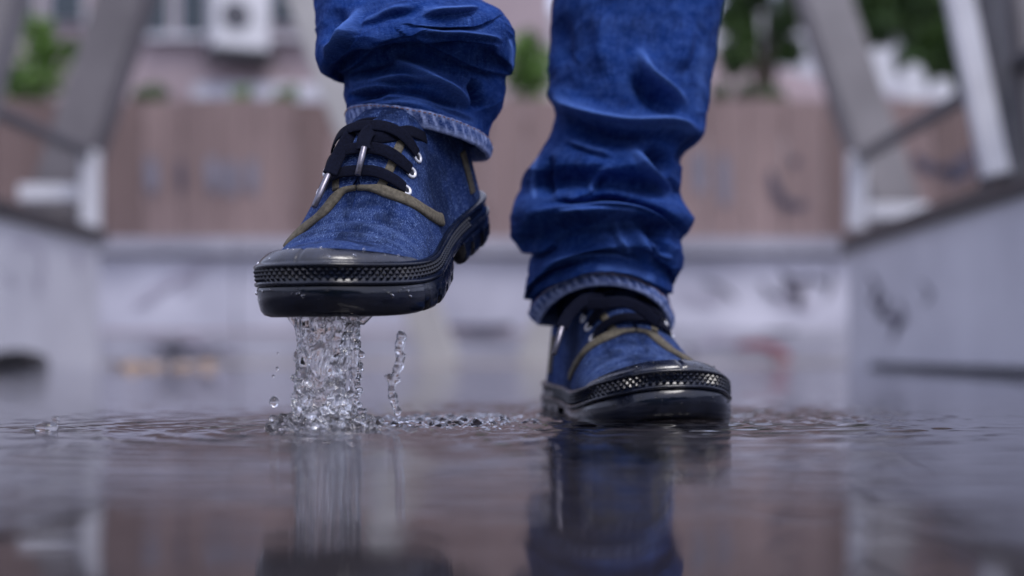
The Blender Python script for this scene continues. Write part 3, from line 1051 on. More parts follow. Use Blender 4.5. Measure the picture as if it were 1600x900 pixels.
    for (y, ph) in EY:
        for sg in (-1, 1):
            p, n_ = on_upper(y, ph * sg)
            x_ = n_.cross(Vector((0, 1, 0))).normalized(); y_ = n_.cross(x_)
            v_, f_ = [], []
            na, nb = 18, 8
            for i in range(na):
                a_ = i * 2 * math.pi / na
                cdir = x_ * math.cos(a_) + y_ * math.sin(a_)
                for k in range(nb):
                    b_ = k * 2 * math.pi / nb
                    v_.append(p + cdir * (0.0036 + 0.0012 * math.cos(b_)) + n_ * (0.0006 + 0.0009 * math.sin(b_)))
            for i in range(na):
                for k in range(nb):
                    f_.append((i * nb + k, ((i + 1) % na) * nb + k, ((i + 1) % na) * nb + (k + 1) % nb, i * nb + (k + 1) % nb))
            put('eyelet', v_, f_, M['eyelet'], upper)
            v_ = [p + (x_ * math.cos(i * math.pi / 6) + y_ * math.sin(i * math.pi / 6)) * 0.0029 + n_ * 0.0005 for i in range(12)]
            put('eyelet_hole', v_, [tuple(range(12))], M['lining'], upper, False)
    for i, (y, ph) in enumerate(EY):
        strap('lace', [(y, -ph + 2, 0.000), (y - 0.002, -ph + 9, 0.002), (y - 0.003, -16, 0.0040), (y - 0.004, 0, 0.0044), (y - 0.003, 16, 0.0040), (y - 0.002, ph - 9, 0.002), (y, ph - 2, 0.0)], 40, 0.0014, 0.0102, 0.0019, M['lace'], 12)
    # ---- water beads clinging to the wet rubber
    rs = np.random.default_rng(3 + mirror)
    b = MB()
    for k in range(48):
        if rs.random() < 0.45:
            t_ = rs.uniform(-0.14, 0.14)
            vm_ = 0.40 * max(0, 1 - (abs(t_) / half) ** 2.2) ** 0.8 + 0.03
            p = upper_pt(np.array(t_), np.array(0.05 + vm_ * rs.random()), 0)
            q_ = upper_pt(np.array(t_), np.array(0.0), 0)
            n_ = np.array([*(ON[int((t_ % 1) * NO) % NO]), 0.9]); n_ /= np.linalg.norm(n_)
            p = p + n_ * 0.0024
        else:
            t_ = rs.uniform(-0.12, 0.12)
            o2 = oi(np.array(t_), 0.0008)
            p = np.array([o2[0], o2[1], rs.uniform(0.010, 0.0200)])
        r_ = rs.uniform(0.00035, 0.00105) * (1 if rs.random() < 0.85 else 1.5)
        b.add(ICO_V * np.array([r_, r_, r_ * 1.15]) + p, ICO_F)
    o_ = put('clinging_droplets', b.v, [q_[::-1] for q_ in b.f] if mirror else b.f, M['splash'], upper)
    o_['kind'] = 'stuff'
    return upper, strap, put


def pose(o, x, y, z, yaw, pitch):
    Mx = Matrix.Translation((x, y, z)) @ Matrix.Rotation(R(yaw), 4, 'Z') @ Matrix.Rotation(R(pitch), 4, 'X')
    o.matrix_local = Matrix.Translation(-Vector(person.location)) @ Mx
    return Mx


shoeR, strapR, putR = build_shoe(False, 3, 'shoe planted in the water, toe turned to the right')
MR = pose(shoeR, 0.118, 1.085, -0.0128, 15, -1.6)
shoeL, strapL, putL = build_shoe(True, 6.5, 'shoe lifted off the water, heel raised')
ML = pose(shoeL, -0.148, 0.955, 0.0605, -19, 15)


# the water's edge on the planted sole: a meniscus and rings that follow its outline
op = np.concatenate([OL, np.zeros((NO, 1)), np.ones((NO, 1))], 1) @ np.array(MR).T
wv_ = Vv.reshape(ny_, nx_, 3)
ey = np.where((ys > 0.85) & (ys < 1.62))[0]; ex = np.where((xs > -0.2) & (xs < 0.42))[0]
es = np.ix_(ey, ex)
gx, gy = X[es], Y[es]
dmin = np.full(gx.shape, 9.0)
for q_ in op[::4, :2]:
    dmin = np.minimum(dmin, np.hypot(gx - q_[0], gy - q_[1]))
wob_ = vnoise(gx, gy, 22, 22, 8.0, 2)
wv_[..., 2][es] += 0.0020 * np.exp(-dmin / 0.0035) + 0.00065 * np.sin(2 * math.pi * (dmin + 0.004 * wob_) / 0.021 + 0.6) * np.exp(-dmin / 0.085) * smooth(0.0, 0.012, dmin)
wm.vertices.foreach_set('co', Vv.astype(np.float32).ravel())
wm.update()


def loose_lace(shoe, Mx, pts, aglet):
    """a lace end hanging in front of the shoe; pts are world points"""
    inv = Mx.inverted()
    P_ = [inv @ Vector(p) for p in crom([tuple(p) for p in pts], 24)]
    nrm = [(inv.to_3x3() @ Vector((0.1, -1, 0.25)))] * len(P_)
    v_, f_ = ribbon(P_, nrm, 0.0102, 0.0018, 12)
    mesh('lace', v_, f_, M['lace'], shoe)
    if aglet:
        a_, b_ = [inv @ Vector(p) for p in aglet]
        m_ = MB(); m_.tube([a_ - (b_ - a_) * 0.04, a_, a_ + (b_ - a_) * 0.5, b_, b_ + (b_ - a_) * 0.03], [0.0018, 0.0024, 0.0024, 0.0023, 0.0012], 10)
        m_.build('aglet', M['metal'], shoe, True)


# lifted shoe: two hanging ends, one bow loop under the hem
loose_lace(shoeL, ML, [W(612, 196, 1.055), W(590, 200, 1.045), W(575, 207, 1.037), W(568, 222, 1.028), W(568, 233, 1.024)], (W(569, 231, 1.0235), W(559, 273, 1.017)))
loose_lace(shoeL, ML, [W(600, 192, 1.06), W(565, 196, 1.055), W(545, 215, 1.047), W(528, 245, 1.035), W(515, 272, 1.022)], (W(513, 274, 1.021), W(491, 323, 1.010)))
loose_lace(shoeL, ML, [W(560, 200, 1.05), W(580, 214, 1.04), W(610, 212, 1.04), W(640, 205, 1.05), W(665, 215, 1.07)], None)
loose_lace(shoeL, ML, [W(530, 275, 1.04), W(560, 240, 1.046), W(590, 222, 1.05), W(620, 200, 1.06)], None)
loose_lace(shoeR, MR, [W(945, 468, 1.20), W(915, 468, 1.185), W(890, 490, 1.175), W(878, 512, 1.165)], (W(878, 512, 1.164), W(866, 553, 1.155)))
loose_lace(shoeR, MR, [W(900, 478, 1.19), W(940, 474, 1.18), W(985, 474, 1.18), W(1030, 505, 1.19)], None)

# ------------------------------------------------------------------ jeans
NTH, NVJ = 300, 330
LSHARP = [[([(503, 95), (530, 72), (552, 45), (566, 8)], 5, .0030), ([(655, 22), (700, 19), (752, 10)], 4, .0026), ([(646, 46), (690, 52), (740, 58), (790, 62)], 5, .0028), ([(610, 88), (655, 112), (700, 140), (738, 165)], 5, .0028),
           ([(542, 146), (585, 138), (625, 136)], 4, .0024), ([(590, 128), (640, 122), (690, 132)], 4, .0020), ([(548, 168), (600, 152), (650, 152), (710, 172), (748, 190)], 4, .0022), ([(560, 40), (600, 22), (650, 14)], 5, .0025)],
          [([(872, 150), (925, 176), (980, 190), (1040, 190), (1078, 200)], 5, .0034), ([(1002, 80), (1010, 112), (1032, 134), (1074, 160)], 5, .0034), ([(988, 226), (1000, 258), (1020, 286), (1052, 300)], 5, .0030),
           ([(850, 326), (900, 319), (945, 317), (990, 323), (1030, 343)], 4, .0030), ([(935, 300), (925, 290), (938, 270), (960, 262)], 5, .0030), ([(960, 340), (968, 370), (985, 400)], 5, .0024), ([(1015, 372), (1030, 395), (1052, 405)], 4, .0026),
           ([(880, 215), (920, 230), (960, 240)], 5, .0022), ([(840, 420), (890, 402), (950, 398), (1010, 412)], 5, .0024)]]


def leg(keys, strokes, fade_hilites, side):
    """keys: (left px, right px, depth, half depth, lift of the front) from top to hem; strokes sculpt folds"""
    ks = []
    for (lx, ly), (rx, ry), d_, b_, lf in keys:
        L_, R_ = W(lx, ly, d_), W(rx, ry, d_)
        ks.append([*L_, *R_, b_, lf])
    K = crom(ks, NVJ)
    th = np.linspace(0, 2 * math.pi, NTH, endpoint=False)
    ct, st = np.cos(th), np.sin(th)           # st<0: front (towards the camera)
    C_ = (K[:, 0:3] + K[:, 3:6]) / 2
    A_ = (K[:, 3:6] - K[:, 0:3]) / 2
    cs = np.sign(ct) * np.abs(ct) ** 0.92
    P = C_[:, None, :] + A_[:, None, :] * cs[None, :, None]
    P[..., 1] += K[:, None, 6] * st[None, :]
    P[..., 2] += K[:, None, 7] * np.clip(-st, 0, 1)[None, :] ** 1.3
    def normals(P):
        a_ = np.roll(P, -1, 1) - np.roll(P, 1, 1)
        b_ = np.gradient(P, axis=0)
        n_ = np.cross(a_, b_)
        n_ /= np.linalg.norm(n_, axis=-1)[..., None] + 1e-12
        return n_
    N_ = normals(P)
    rad = P - C_[:, None, :]
    if (N_ * rad).sum() < 0: N_ = -N_
    hz = rad.copy(); hz[..., 2] = 0
    hz /= np.linalg.norm(hz, axis=-1)[..., None] + 1e-12
    px = PX + F * P[..., 0] / P[..., 1]
    py = PY - F * (P[..., 2] - CAMH) / P[..., 1]
    front = smooth(0.45, -0.15, st)[None, :] * np.ones_like(px)
    disp = np.zeros_like(px); down = np.zeros_like(px); fade = np.zeros_like(px)

    def dist(pts):
        pts = crom(pts, len(pts) * 8)
        best = np.full(px.shape, 1e9); sg = np.zeros(px.shape); tt = np.zeros(px.shape)
        m_ = len(pts)
        for i in range(m_ - 1):
            a_, b_ = pts[i], pts[i + 1]
            e = b_ - a_
            L2 = (e @ e) + 1e-9
            u = np.clip(((px - a_[0]) * e[0] + (py - a_[1]) * e[1]) / L2, 0, 1)
            dx, dy = px - a_[0] - u * e[0], py - a_[1] - u * e[1]
            dd = np.hypot(dx, dy)
            m = dd < best
            best = np.where(m, dd, best)
            sg = np.where(m, np.sign(e[0] * dy - e[1] * dx), sg)      # + = below the line when drawn left to right
            tt = np.where(m, (i + u) / (m_ - 1), tt)
        return best, sg, tt
    rdisp = np.zeros_like(px)
    for kind, pts, w1, a1, w2, a2 in strokes:
        dd, sg, tt = dist(pts)
        taper = smooth(0, 0.38, tt) * smooth(1, 0.62, tt)
        if kind == 'ridge':
            rdisp += 2.9 * a1 * np.exp(-(dd / w1) ** 2) * taper * front
        elif kind == 'lip':
            tp = (0.35 + 0.65 * taper) * front
            up = np.where(sg < 0, np.exp(-(dd / w1) ** 2), np.exp(-(dd / 2.0) ** 2))
            lo = np.where(sg >= 0, np.exp(-((dd - 3.0) / w2) ** 2), 0.0) * np.where(dd > 0, 1, 1)
            disp += (a1 * up - a2 * lo * (1 - np.exp(-(dd / 2.0) ** 2))) * tp
            down += np.where(sg < 0, np.exp(-(dd / (w1 * 0.45)) ** 2), np.exp(-(dd / 2.0) ** 2)) * a1 * 0.75 * tp
    for _ in range(7):
        rdisp = 0.5 * rdisp + 0.125 * (np.roll(rdisp, 1, 1) + np.roll(rdisp, -1, 1) + np.vstack([rdisp[:1], rdisp[:-1]]) + np.vstack([rdisp[1:], rdisp[-1:]]))
    disp += rdisp
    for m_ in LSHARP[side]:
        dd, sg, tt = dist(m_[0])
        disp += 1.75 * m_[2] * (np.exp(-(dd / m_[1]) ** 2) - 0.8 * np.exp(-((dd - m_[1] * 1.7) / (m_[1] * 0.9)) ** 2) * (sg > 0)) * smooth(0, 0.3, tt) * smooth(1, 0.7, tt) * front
        fade += 0.42 * np.exp(-(dd / (m_[1] * 0.8)) ** 2) * smooth(0, 0.3, tt) * smooth(1, 0.7, tt) * front  # sharp fold crests paled: worn denim plus painted highlight
    for pts, w1, a1 in fade_hilites:  # pale strokes: worn seams, and ridges with wear and highlight painted together
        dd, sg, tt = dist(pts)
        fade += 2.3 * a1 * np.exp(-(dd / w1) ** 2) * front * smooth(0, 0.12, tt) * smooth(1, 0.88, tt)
    ns = np.zeros_like(px); ns2 = np.zeros_like(px)
    for i in range(0, NVJ):
        for j in range(NTH):
            p = P[i, j]
            q_ = (p[0] * 30 + side * 7, p[1] * 30, p[2] * 42)
            a1_ = noise.noise(q_)
            a2_ = noise.noise((p[0] * 16 + side * 5 + a1_ * 0.5, p[1] * 16, p[2] * 48 + a1_ * 0.9))
            a3_ = noise.noise((p[0] * 40 + side * 5, p[1] * 40, p[2] * 95 + a2_))
            ns[i, j] = a1_ * 0.35 + 1.5 * (1 - min(1, abs(a2_) * 1.8)) ** 2.2 + 0.5 * (1 - min(1, abs(a3_) * 1.8)) ** 2 - 0.5
    P2 = P + hz * (disp + ns * 0.0010)[..., None]
    P2[..., 2] -= down
    return P2, fade, C_, hz


LK = [((470, -700), (830, -700), 1.30, .085, 0), ((484, -330), (800, -330), 1.24, .075, 0), ((488, -120), (770, -110), 1.185, .070, 0), ((492, -40), (750, -40), 1.16, .068, 0), ((494, 20), (752, 2), 1.15, .068, 0),
      ((496, 70), (786, 22), 1.13, .073, -.004), ((497, 97), (803, 52), 1.122, .077, .002), ((503, 113), (803, 85), 1.12, .078, .007), ((518, 119), (798, 108), 1.122, .072, .009),
      ((532, 114), (793, 114), 1.135, .060, .015), ((539, 128), (790, 128), 1.14, .061, .012), ((541, 155), (784, 166), 1.14, .066, .008), ((545, 178), (767, 192), 1.14, .069, .007), ((549, 192), (761, 216), 1.14, .070, .004), ((550, 202), (764, 243), 1.14, .070, .003)]
LS = [('lip', [(532, 112), (556, 100), (580, 78), (605, 60), (645, 52)], 20, .005, 12, .004),
      ('lip', [(636, 52), (668, 66), (705, 84), (745, 102), (772, 110), (795, 116)], 18, .005, 12, .004),
      ('lip', [(648, 38), (690, 37), (735, 36), (768, 28)], 16, .005, 8, .004),
      ('ridge', [(502, 85), (530, 66), (548, 50), (565, 10)], 9, .004, 0, 0),
      ('ridge', [(530, 10), (525, 50), (520, 75)], 12, -.004, 0, 0),
      ('ridge', [(590, 20), (640, 10), (690, 5)], 14, .004, 0, 0),
      ('ridge', [(655, 20), (700, 18), (745, 12)], 8, .004, 0, 0),
      ('ridge', [(690, 60), (740, 66), (785, 75)], 14, .004, 0, 0),
      ('ridge', [(605, 82), (650, 110), (700, 140), (738, 168)], 12, .0045, 0, 0),
      ('ridge', [(545, 132), (590, 128), (625, 120), (650, 118)], 9, .003, 0, 0),
      ('ridge', [(545, 150), (580, 150), (610, 148)], 7, -.0035, 0, 0),
      ('ridge', [(600, 147), (645, 146), (690, 160), (735, 176)], 7, -.0035, 0, 0),
      ('ridge', [(560, 165), (600, 158), (645, 158), (700, 172)], 6, .002, 0, 0),
      ('ridge', [(743, 122), (741, 145), (748, 172)], 6, -.007, 0, 0),
      ('ridge', [(560, 110), (600, 95), (630, 80)], 9, -.003, 0, 0)]
LF = [([(796, 60), (800, 85), (792, 112)], 4, .5), ([(502, 85), (530, 66), (548, 50), (565, 10)], 6, .18), ([(605, 82), (650, 112), (700, 142), (735, 168)], 12, .12),
      ([(560, 172), (610, 160), (655, 160), (700, 176), (750, 196)], 5, .30), ([(650, 40), (700, 42), (760, 45)], 6, .12), ([(545, 132), (590, 128), (625, 120)], 6, .12), ([(655, 20), (700, 19), (745, 14)], 5, .15)]
RK = [((880, -700), (1260, -700), 1.40, .085, 0), ((884, -330), (1200, -330), 1.36, .078, 0), ((876, -120), (1158, -120), 1.33, .072, 0), ((866, -10), (1131, -10), 1.30, .068, 0), ((858, 60), (1121, 60), 1.29, .066, 0),
      ((857, 105), (1112, 120), 1.28, .064, 0), ((866, 150), (1103, 180), 1.27, .062, 0), ((869, 180), (1090, 222), 1.27, .062, 0), ((850, 230), (1067, 262), 1.265, .062, .003), ((822, 270), (1061, 295), 1.26, .064, .005), ((812, 300), (1064, 312), 1.27, .058, .003), ((799, 330), (1078, 334), 1.258, .074, .004), ((797, 348), (1083, 346), 1.255, .077, .005),
      ((803, 370), (1077, 363), 1.255, .074, .009), ((824, 388), (1064, 377), 1.26, .066, .013), ((828, 404), (1066, 396), 1.26, .066, .018), ((824, 440), (1068, 412), 1.255, .070, .025), ((822, 464), (1055, 440), 1.252, .071, .031), ((828, 464), (1046, 448), 1.26, .063, .034),
      ((831, 488), (1045, 480), 1.26, .063, .033), ((842, 505), (1047, 514), 1.26, .063, .034)]
RS = [('ridge', [(840, 120), (875, 152), (920, 178), (975, 195), (1035, 195), (1080, 205), (1110, 205)], 14, .007, 0, 0),
      ('ridge', [(885, 195), (930, 212), (975, 218), (1015, 208)], 13, -.005, 0, 0),
      ('ridge', [(1000, 70), (1006, 105), (1028, 132), (1078, 165)], 11, .006, 0, 0),
      ('ridge', [(985, 120), (1015, 150), (1058, 178)], 13, -.006, 0, 0),
      ('ridge', [(985, 222), (995, 255), (1015, 285), (1050, 305)], 12, .005, 0, 0),
      ('ridge', [(1008, 235), (1030, 252), (1050, 250)], 11, -.006, 0, 0),
      ('lip', [(885, 312), (905, 302), (925, 296), (935, 285)], 9, .004, 6, .004),
      ('ridge', [(860, 240), (850, 280), (862, 312)], 8, -.005, 0, 0),
      ('ridge', [(820, 322), (865, 317), (905, 314), (945, 309), (985, 314), (1020, 327), (1050, 346), (1062, 364)], 5.5, -.011, 0, 0),
      ('ridge', [(812, 338), (865, 330), (910, 328), (960, 324), (1005, 333), (1040, 352), (1060, 375)], 11, .005, 0, 0),
      ('ridge', [(1000, 345), (1025, 370), (1045, 410)], 9, -.004, 0, 0),
      ('ridge', [(975, 340), (1000, 375), (1018, 415)], 9, .003, 0, 0),
      ('lip', [(800, 372), (825, 386), (850, 388), (866, 378)], 16, .006, 12, .006),
      ('lip', [(822, 470), (845, 452), (880, 434), (925, 418), (975, 420), (1020, 440), (1056, 462)], 15, .007, 10, .005),
      ('ridge', [(880, 20), (878, 70), (885, 110)], 14, -.003, 0, 0),
      ('ridge', [(935, 10), (945, 70), (940, 120)], 16, .003, 0, 0),
      ('ridge', [(1075, 20), (1065, 80), (1060, 110)], 12, .003, 0, 0),
      ('ridge', [(1080, 215), (1072, 240), (1064, 258)], 8, -.006, 0, 0),
      ('ridge', [(870, 395), (920, 382), (965, 385)], 12, -.003, 0, 0)]
RF = [([(868, 148), (920, 178), (975, 195), (1035, 195), (1078, 208)], 10, .22), ([(1000, 70), (1006, 105), (1028, 132), (1078, 165)], 7, .22), ([(985, 222), (995, 255), (1015, 285), (1050, 305)], 8, .16),
      ([(840, 238), (832, 275), (836, 312)], 3, .4), ([(950, 335), (965, 370), (970, 400)], 22, .16), ([(1100, 60), (1095, 130), (1090, 180)], 8, .14), ([(975, 340), (1000, 375), (1018, 412)], 5, .15), ([(880, 330), (930, 327), (990, 330)], 5, .15), ([(930, 414), (975, 416), (1020, 436)], 4, .3)]

allv, allf, allfade_hilite, alluv = [], [], [], []
hems = []
for side, (K_, S_, F_) in enumerate(((LK, LS, LF), (RK, RS, RF))):
    P2, fd, C_, hz = leg(K_, S_, F_, side)
    base = sum(len(v) for v in allv)
    allv.append(P2.reshape(-1, 3)); allfade_hilite.append(fd.ravel())
    uu, vv_ = np.meshgrid(np.arange(NTH) / NTH * 0.38 + side, np.arange(NVJ))
    vlen = np.concatenate([[0], np.cumsum(np.linalg.norm(np.diff(P2[:, 3 * NTH // 4], axis=0), axis=1))])
    alluv.append(np.stack([uu.ravel(), vlen[vv_.ravel()]], 1))
    allf += [tuple(i + base for i in q_[::-1]) for q_ in loft_faces(NVJ, NTH)]
    hems.append((P2, hz, C_))
V_ = np.concatenate(allv)
org = np.array(person.location)
# hips joining the two legs well above the picture
jb = MB()
topL, topR = hems[0][0][0], hems[1][0][0]
hipc = np.array([0.06, 1.42, 1.0])
nb = len(V_)
extra, exf = [], []
for tp_ in (topL, topR):
    c0 = tp_.mean(0)
    r0 = tp_ - c0
    for u in (0.0, 0.35, 0.7, 1.0):
        c = c0 * (1 - u) + (hipc + np.array([(c0[0] - hipc[0]) * 0.45, 0, 0])) * u
        extra.append(c + r0 * (1 + 0.12 * u))
base = nb
E = np.concatenate(extra)
for k in range(2):
    exf += [tuple(i + base + k * 4 * NTH for i in q_) for q_ in loft_faces(4, NTH)]
Vall = np.concatenate([V_, E]) - org
jeans = mesh('jeans', Vall, allf + exf, M['jeans'], person, True, attrs={'fade': np.concatenate(allfade_hilite + [np.zeros(len(E))])},
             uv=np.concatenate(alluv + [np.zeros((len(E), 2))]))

for side, (P2, hz, C_) in enumerate(hems):
    hw = 0.0125
    # the last rows of the leg, thickened into a sewn hem
    nrow = 14
    col_len = np.cumsum(np.linalg.norm(np.diff(P2[::-1], axis=0), axis=2), axis=0)       # from the hem upward
    rows = []
    for u in np.linspace(1, 0, nrow):
        pts = np.empty((NTH, 3))
        for j in range(NTH):
            L_ = np.concatenate([[0], col_len[:80, j]])
            tgt_ = u * hw
            i = np.searchsorted(L_, tgt_)
            i = min(max(i, 1), 79)
            fr_ = (tgt_ - L_[i - 1]) / (L_[i] - L_[i - 1] + 1e-9)
            pts[j] = P2[-i, j] * (1 - fr_) + P2[-1 - i, j] * fr_
        rows.append(pts)
    hzz = hz[-1]
    us = np.linspace(1, 0, nrow)
    an = np.arange(NTH) / NTH
    jit = np.array([noise.fractal((a_ * 90, side * 3.1, 0), 1, 2, 3) for a_ in an])
    puck = 0.0009 * np.sin(an * 2 * math.pi * 46 + 2.2 * jit)
    out = []
    for u, p in zip(us, rows):
        bulge = 0.0011 + 0.0014 * math.sin(math.pi * min(max(u, 0.03), 1.0)) ** 0.5
        out.append(p + hzz * (bulge + puck * (0.4 + 0.6 * math.sin(math.pi * u)))[:, None])
    low_ = rows[-1].copy(); low_[:, 2] -= 0.0014
    out.append(low_ + hzz * 0.0006)
    out.append(low_ - hzz * 0.0016)
    for k in (3, 7, 11):
        out.append(rows[-1 - k] - hzz * 0.0034)
    G_ = np.array(out)
    nr = len(out)
    fd = np.zeros((nr, NTH))
    for r_ in range(nr):
        u = us[r_] if r_ < nrow else 0
        ph_ = an * 46 + 0.35 * jit + 0.55 * u + 0.25
        st_ = np.abs(((ph_) % 1.0) - 0.5) * 2
        wid_ = 0.55 + 0.25 * np.array([noise.noise((a_ * 130, 5 + side, 0)) for a_ in an])
        fd[r_] = smooth(wid_, wid_ + 0.28, st_) * (0.62 + 0.3 * jit)
        edge = math.exp(-(u / 0.16) ** 2) * 0.75 + math.exp(-((u - 0.86) / 0.12) ** 2) * 0.65
        fd[r_] = np.clip(np.maximum(fd[r_], edge * (0.75 + 0.5 * jit)), 0, 0.95)
        if r_ > nrow + 1: fd[r_] *= 0.2
    uu, vv_ = np.meshgrid(an * 0.38, np.arange(nr) * 0.001)
    hm = mesh('hem', G_.reshape(-1, 3) - org, [q_[::-1] for q_ in loft_faces(nr, NTH)], M['hem'], jeans, True, attrs={'fade': fd.ravel()}, uv=np.stack([uu.ravel(), vv_.ravel()], 1))
    hm.matrix_parent_inverse = Matrix()
    # rust stitching just under the upper edge
    b = MB()
    line = G_[2] + hzz * 0.0006
    for j in range(0, NTH, 3):
        a_, c_ = line[j], line[(j + 2) % NTH]
        mm = (a_ + c_) / 2 + hzz[j] * 0.0004
        b.tube([a_ - org, mm - org, c_ - org], [0.00022, 0.00042, 0.00022], 5)
    b.build('stitching', M['thread'], jeans, True)

# ------------------------------------------------------------------ splash
def remeshed(build, vox, sm_it):
    me = bpy.data.meshes.new('tmp')
    bm = []
    build(bm)
    vs_ = np.concatenate(bm).astype(np.float32)
    fs_ = (ICO_F[None] + (np.arange(len(bm)) * len(ICO_V))[:, None, None]).reshape(-1, 3).astype(np.int32)
    me.vertices.add(len(vs_)); me.vertices.foreach_set('co', vs_.ravel())
    me.loops.add(fs_.size); me.loops.foreach_set('vertex_index', fs_.ravel())
    me.polygons.add(len(fs_)); me.polygons.foreach_set('loop_start', np.arange(0, fs_.size, 3, dtype=np.int32))
    me.update(calc_edges=True)
    o = bpy.data.objects.new('tmp', me); COL.objects.link(o)
    m1 = o.modifiers.new('r', 'REMESH'); m1.mode = 'VOXEL'; m1.voxel_size = vox
    m2 = o.modifiers.new('s', 'SMOOTH'); m2.factor = 0.5; m2.iterations = sm_it
    dg = bpy.context.evaluated_depsgraph_get()
    ev = o.evaluated_get(dg)
    em = bpy.data.meshes.new_from_object(ev)
    v = np.zeros(len(em.vertices) * 3, np.float32); em.vertices.foreach_get('co', v)
    n_ = np.zeros(len(em.vertices) * 3, np.float32); em.vertices.foreach_get('normal', n_)
    f = [tuple(p.vertices) for p in em.polygons]
    bpy.data.objects.remove(o); bpy.data.meshes.remove(em); bpy.data.meshes.remove(me)
    return v.reshape(-1, 3).astype(float), n_.reshape(-1, 3).astype(float), f


def ball(bm, c, r_, sub=2, sc=(1, 1, 1)):
    bm.append(ICO_V * (np.array(sc) * r_) + np.array(tuple(c)))


def strand(bm, pts, r0, r1, n=14, wob=0.0):
    c = crom(pts, n)
    for i, p in enumerate(c):
        u = i / (n - 1)
        ball(bm, Vector(p) + Vector((random.gauss(0, wob), random.gauss(0, wob), random.gauss(0, wob))), (r0 * (1 - u) + r1 * u) * random.uniform(0.9, 1.12), 2)


DS = 0.966


def col_build(bm):
    random.seed(11)
    # outline of the column in the photo: (y, left, right)
    prof = [(486, 450, 580), (496, 459, 568), (510, 465, 556), (530, 464, 545), (555, 459, 539), (575, 456, 540), (595, 458, 540), (615, 454, 545), (635, 450, 551), (655, 446, 555), (668, 438, 560), (678, 432, 562)]
    ys_ = [p[0] for p in prof]
    for k in range(520):       # body of the column
        y = random.uniform(492, 684)
        l_ = np.interp(y, ys_, [p[1] for p in prof]) + 11; r_ = np.interp(y, ys_, [p[2] for p in prof]) - 11
        u = random.random()
        x = l_ + (r_ - l_) * u
        dep = 0.013 * math.sqrt(max(0.02, 1 - (2 * u - 1) ** 2)) * (1 + 0.6 * max(0, (y - 600) / 90))
        ball(bm, W(x, y, DS + dep * random.uniform(-1, 1)), random.uniform(0.0028, 0.0052), 2, (1, 1, 1.2))
    for k in range(70):       # beads and folds on its skin
        y = random.uniform(590, 680)
        l_ = np.interp(y, ys_, [p[1] for p in prof]); r_ = np.interp(y, ys_, [p[2] for p in prof])
        u = random.random()
        if random.random() < 0.5: u = 0.5 + 0.5 * math.copysign(abs(2 * u - 1) ** 0.35, 2 * u - 1)
        x = l_ + (r_ - l_) * u
        dep = 0.022 * math.sqrt(max(0.04, 1 - (2 * u - 1) ** 2)) * (1 + 0.6 * max(0, (y - 600) / 90))
        ball(bm, W(x, y, DS + dep * random.choice((-1, -1, 1))), random.uniform(0.0016, 0.0040) * (0.85 + 0.3 * float(smooth(560, 660, y))))
    for k in range(16):     # strings of water running up to the sole
        u = random.random()
        y0_ = random.uniform(560, 660)
        xa = np.interp(y0_, ys_, [p[1] for p in prof]) * (1 - u) + np.interp(y0_, ys_, [p[2] for p in prof]) * u
        xb = 462 + (568 - 462) * u
        dd = random.uniform(-0.018, 0.018)
        strand(bm, [W(xa, y0_, DS + dd), W((xa + xb) / 2 + random.gauss(0, 5), (y0_ + 500) / 2, DS + dd), W(xb, 496, DS + dd + .004), W(xb + 2, 484, DS + dd + .006)], 0.0022, 0.0016, 40)
    for k in range(22):     # a film that fans out under the sole
        u = random.random()
        dd = random.uniform(-0.016, 0.016)
        xa, xb = 464 + 78 * u, 440 + 145 * u + random.gauss(0, 4)
        strand(bm, [W(xa, 545, DS + dd), W((xa * 2 + xb) / 3, 515, DS + dd), W(xb, 494, DS + dd * 1.2), W(xb + (xb - xa) * 0.3, 484, DS + dd * 1.3 + .003)], 0.0022, 0.0013, 44)
    # skirt at the water, a lobe thrown out to the left
    for k in range(150):
        a_ = random.random() * 6.28
        rr = 0.017 + 0.009 * random.random()
        ball(bm, Vector((SPL[0] + rr * math.cos(a_) * 1.5, SPL[1] + 0.012 + rr * math.sin(a_), random.uniform(-.002, 0.009))), random.uniform(.0018, .0042))
    strand(bm, [W(462, 648, DS - .01), W(446, 655, DS - .012), W(434, 664, DS - .012), W(424, 669, DS - .012)], .0034, .0030, 16, .0012)
    ball(bm, W(423, 670, DS - .012), .0036)
    for k in range(40):
        ball(bm, W(random.uniform(425, 470), random.uniform(662, 682), DS - .01 + random.gauss(0, .006)), random.uniform(.0014, .0032))


v, n_, f = remeshed(col_build, 0.0009, 9)
for i in range(len(v)):
    p = v[i]
    hi = float(smooth(0.030, 0.075, p[2]))
    sv = 105 * (1 - 0.62 * hi)
    q_ = Vector((p[0] * 105, p[1] * 105, p[2] * sv))
    wv = noise.noise_vector(q_ * 0.6) * 0.9
    a_ = noise.noise(q_ + wv)
    c_ = abs(noise.noise(q_ * 1.9 + wv))
    e_ = noise.noise(q_ * 4.2)
    v[i] = p + n_[i] * (a_ * 0.0030 - c_ * 0.0026 + e_ * 0.0004)
cb = Vector((SPL[0], SPL[1], 0))
spl = mesh('water_splash', v - np.array(cb), f, M['splash'], None, True)
spl.location = cb
tag(spl, 'crumpled clear column of water rising from the puddle to the lifted sole', 'splash')


def streak_build(bm):
    random.seed(5)
    c = [W(629, 524, 1.10), W(624, 540, 1.10), W(625, 560, 1.10), W(620, 582, 1.10), W(614, 600, 1.10), W(612, 618, 1.10), W(617, 632, 1.10), W(622, 644, 1.10)]
    strand(bm, c, .0033, .0024, 120, .0006)
    strand(bm, [W(606, 588, 1.10), W(611, 596, 1.10), W(616, 600, 1.10)], .0022, .002, 8, .0006)


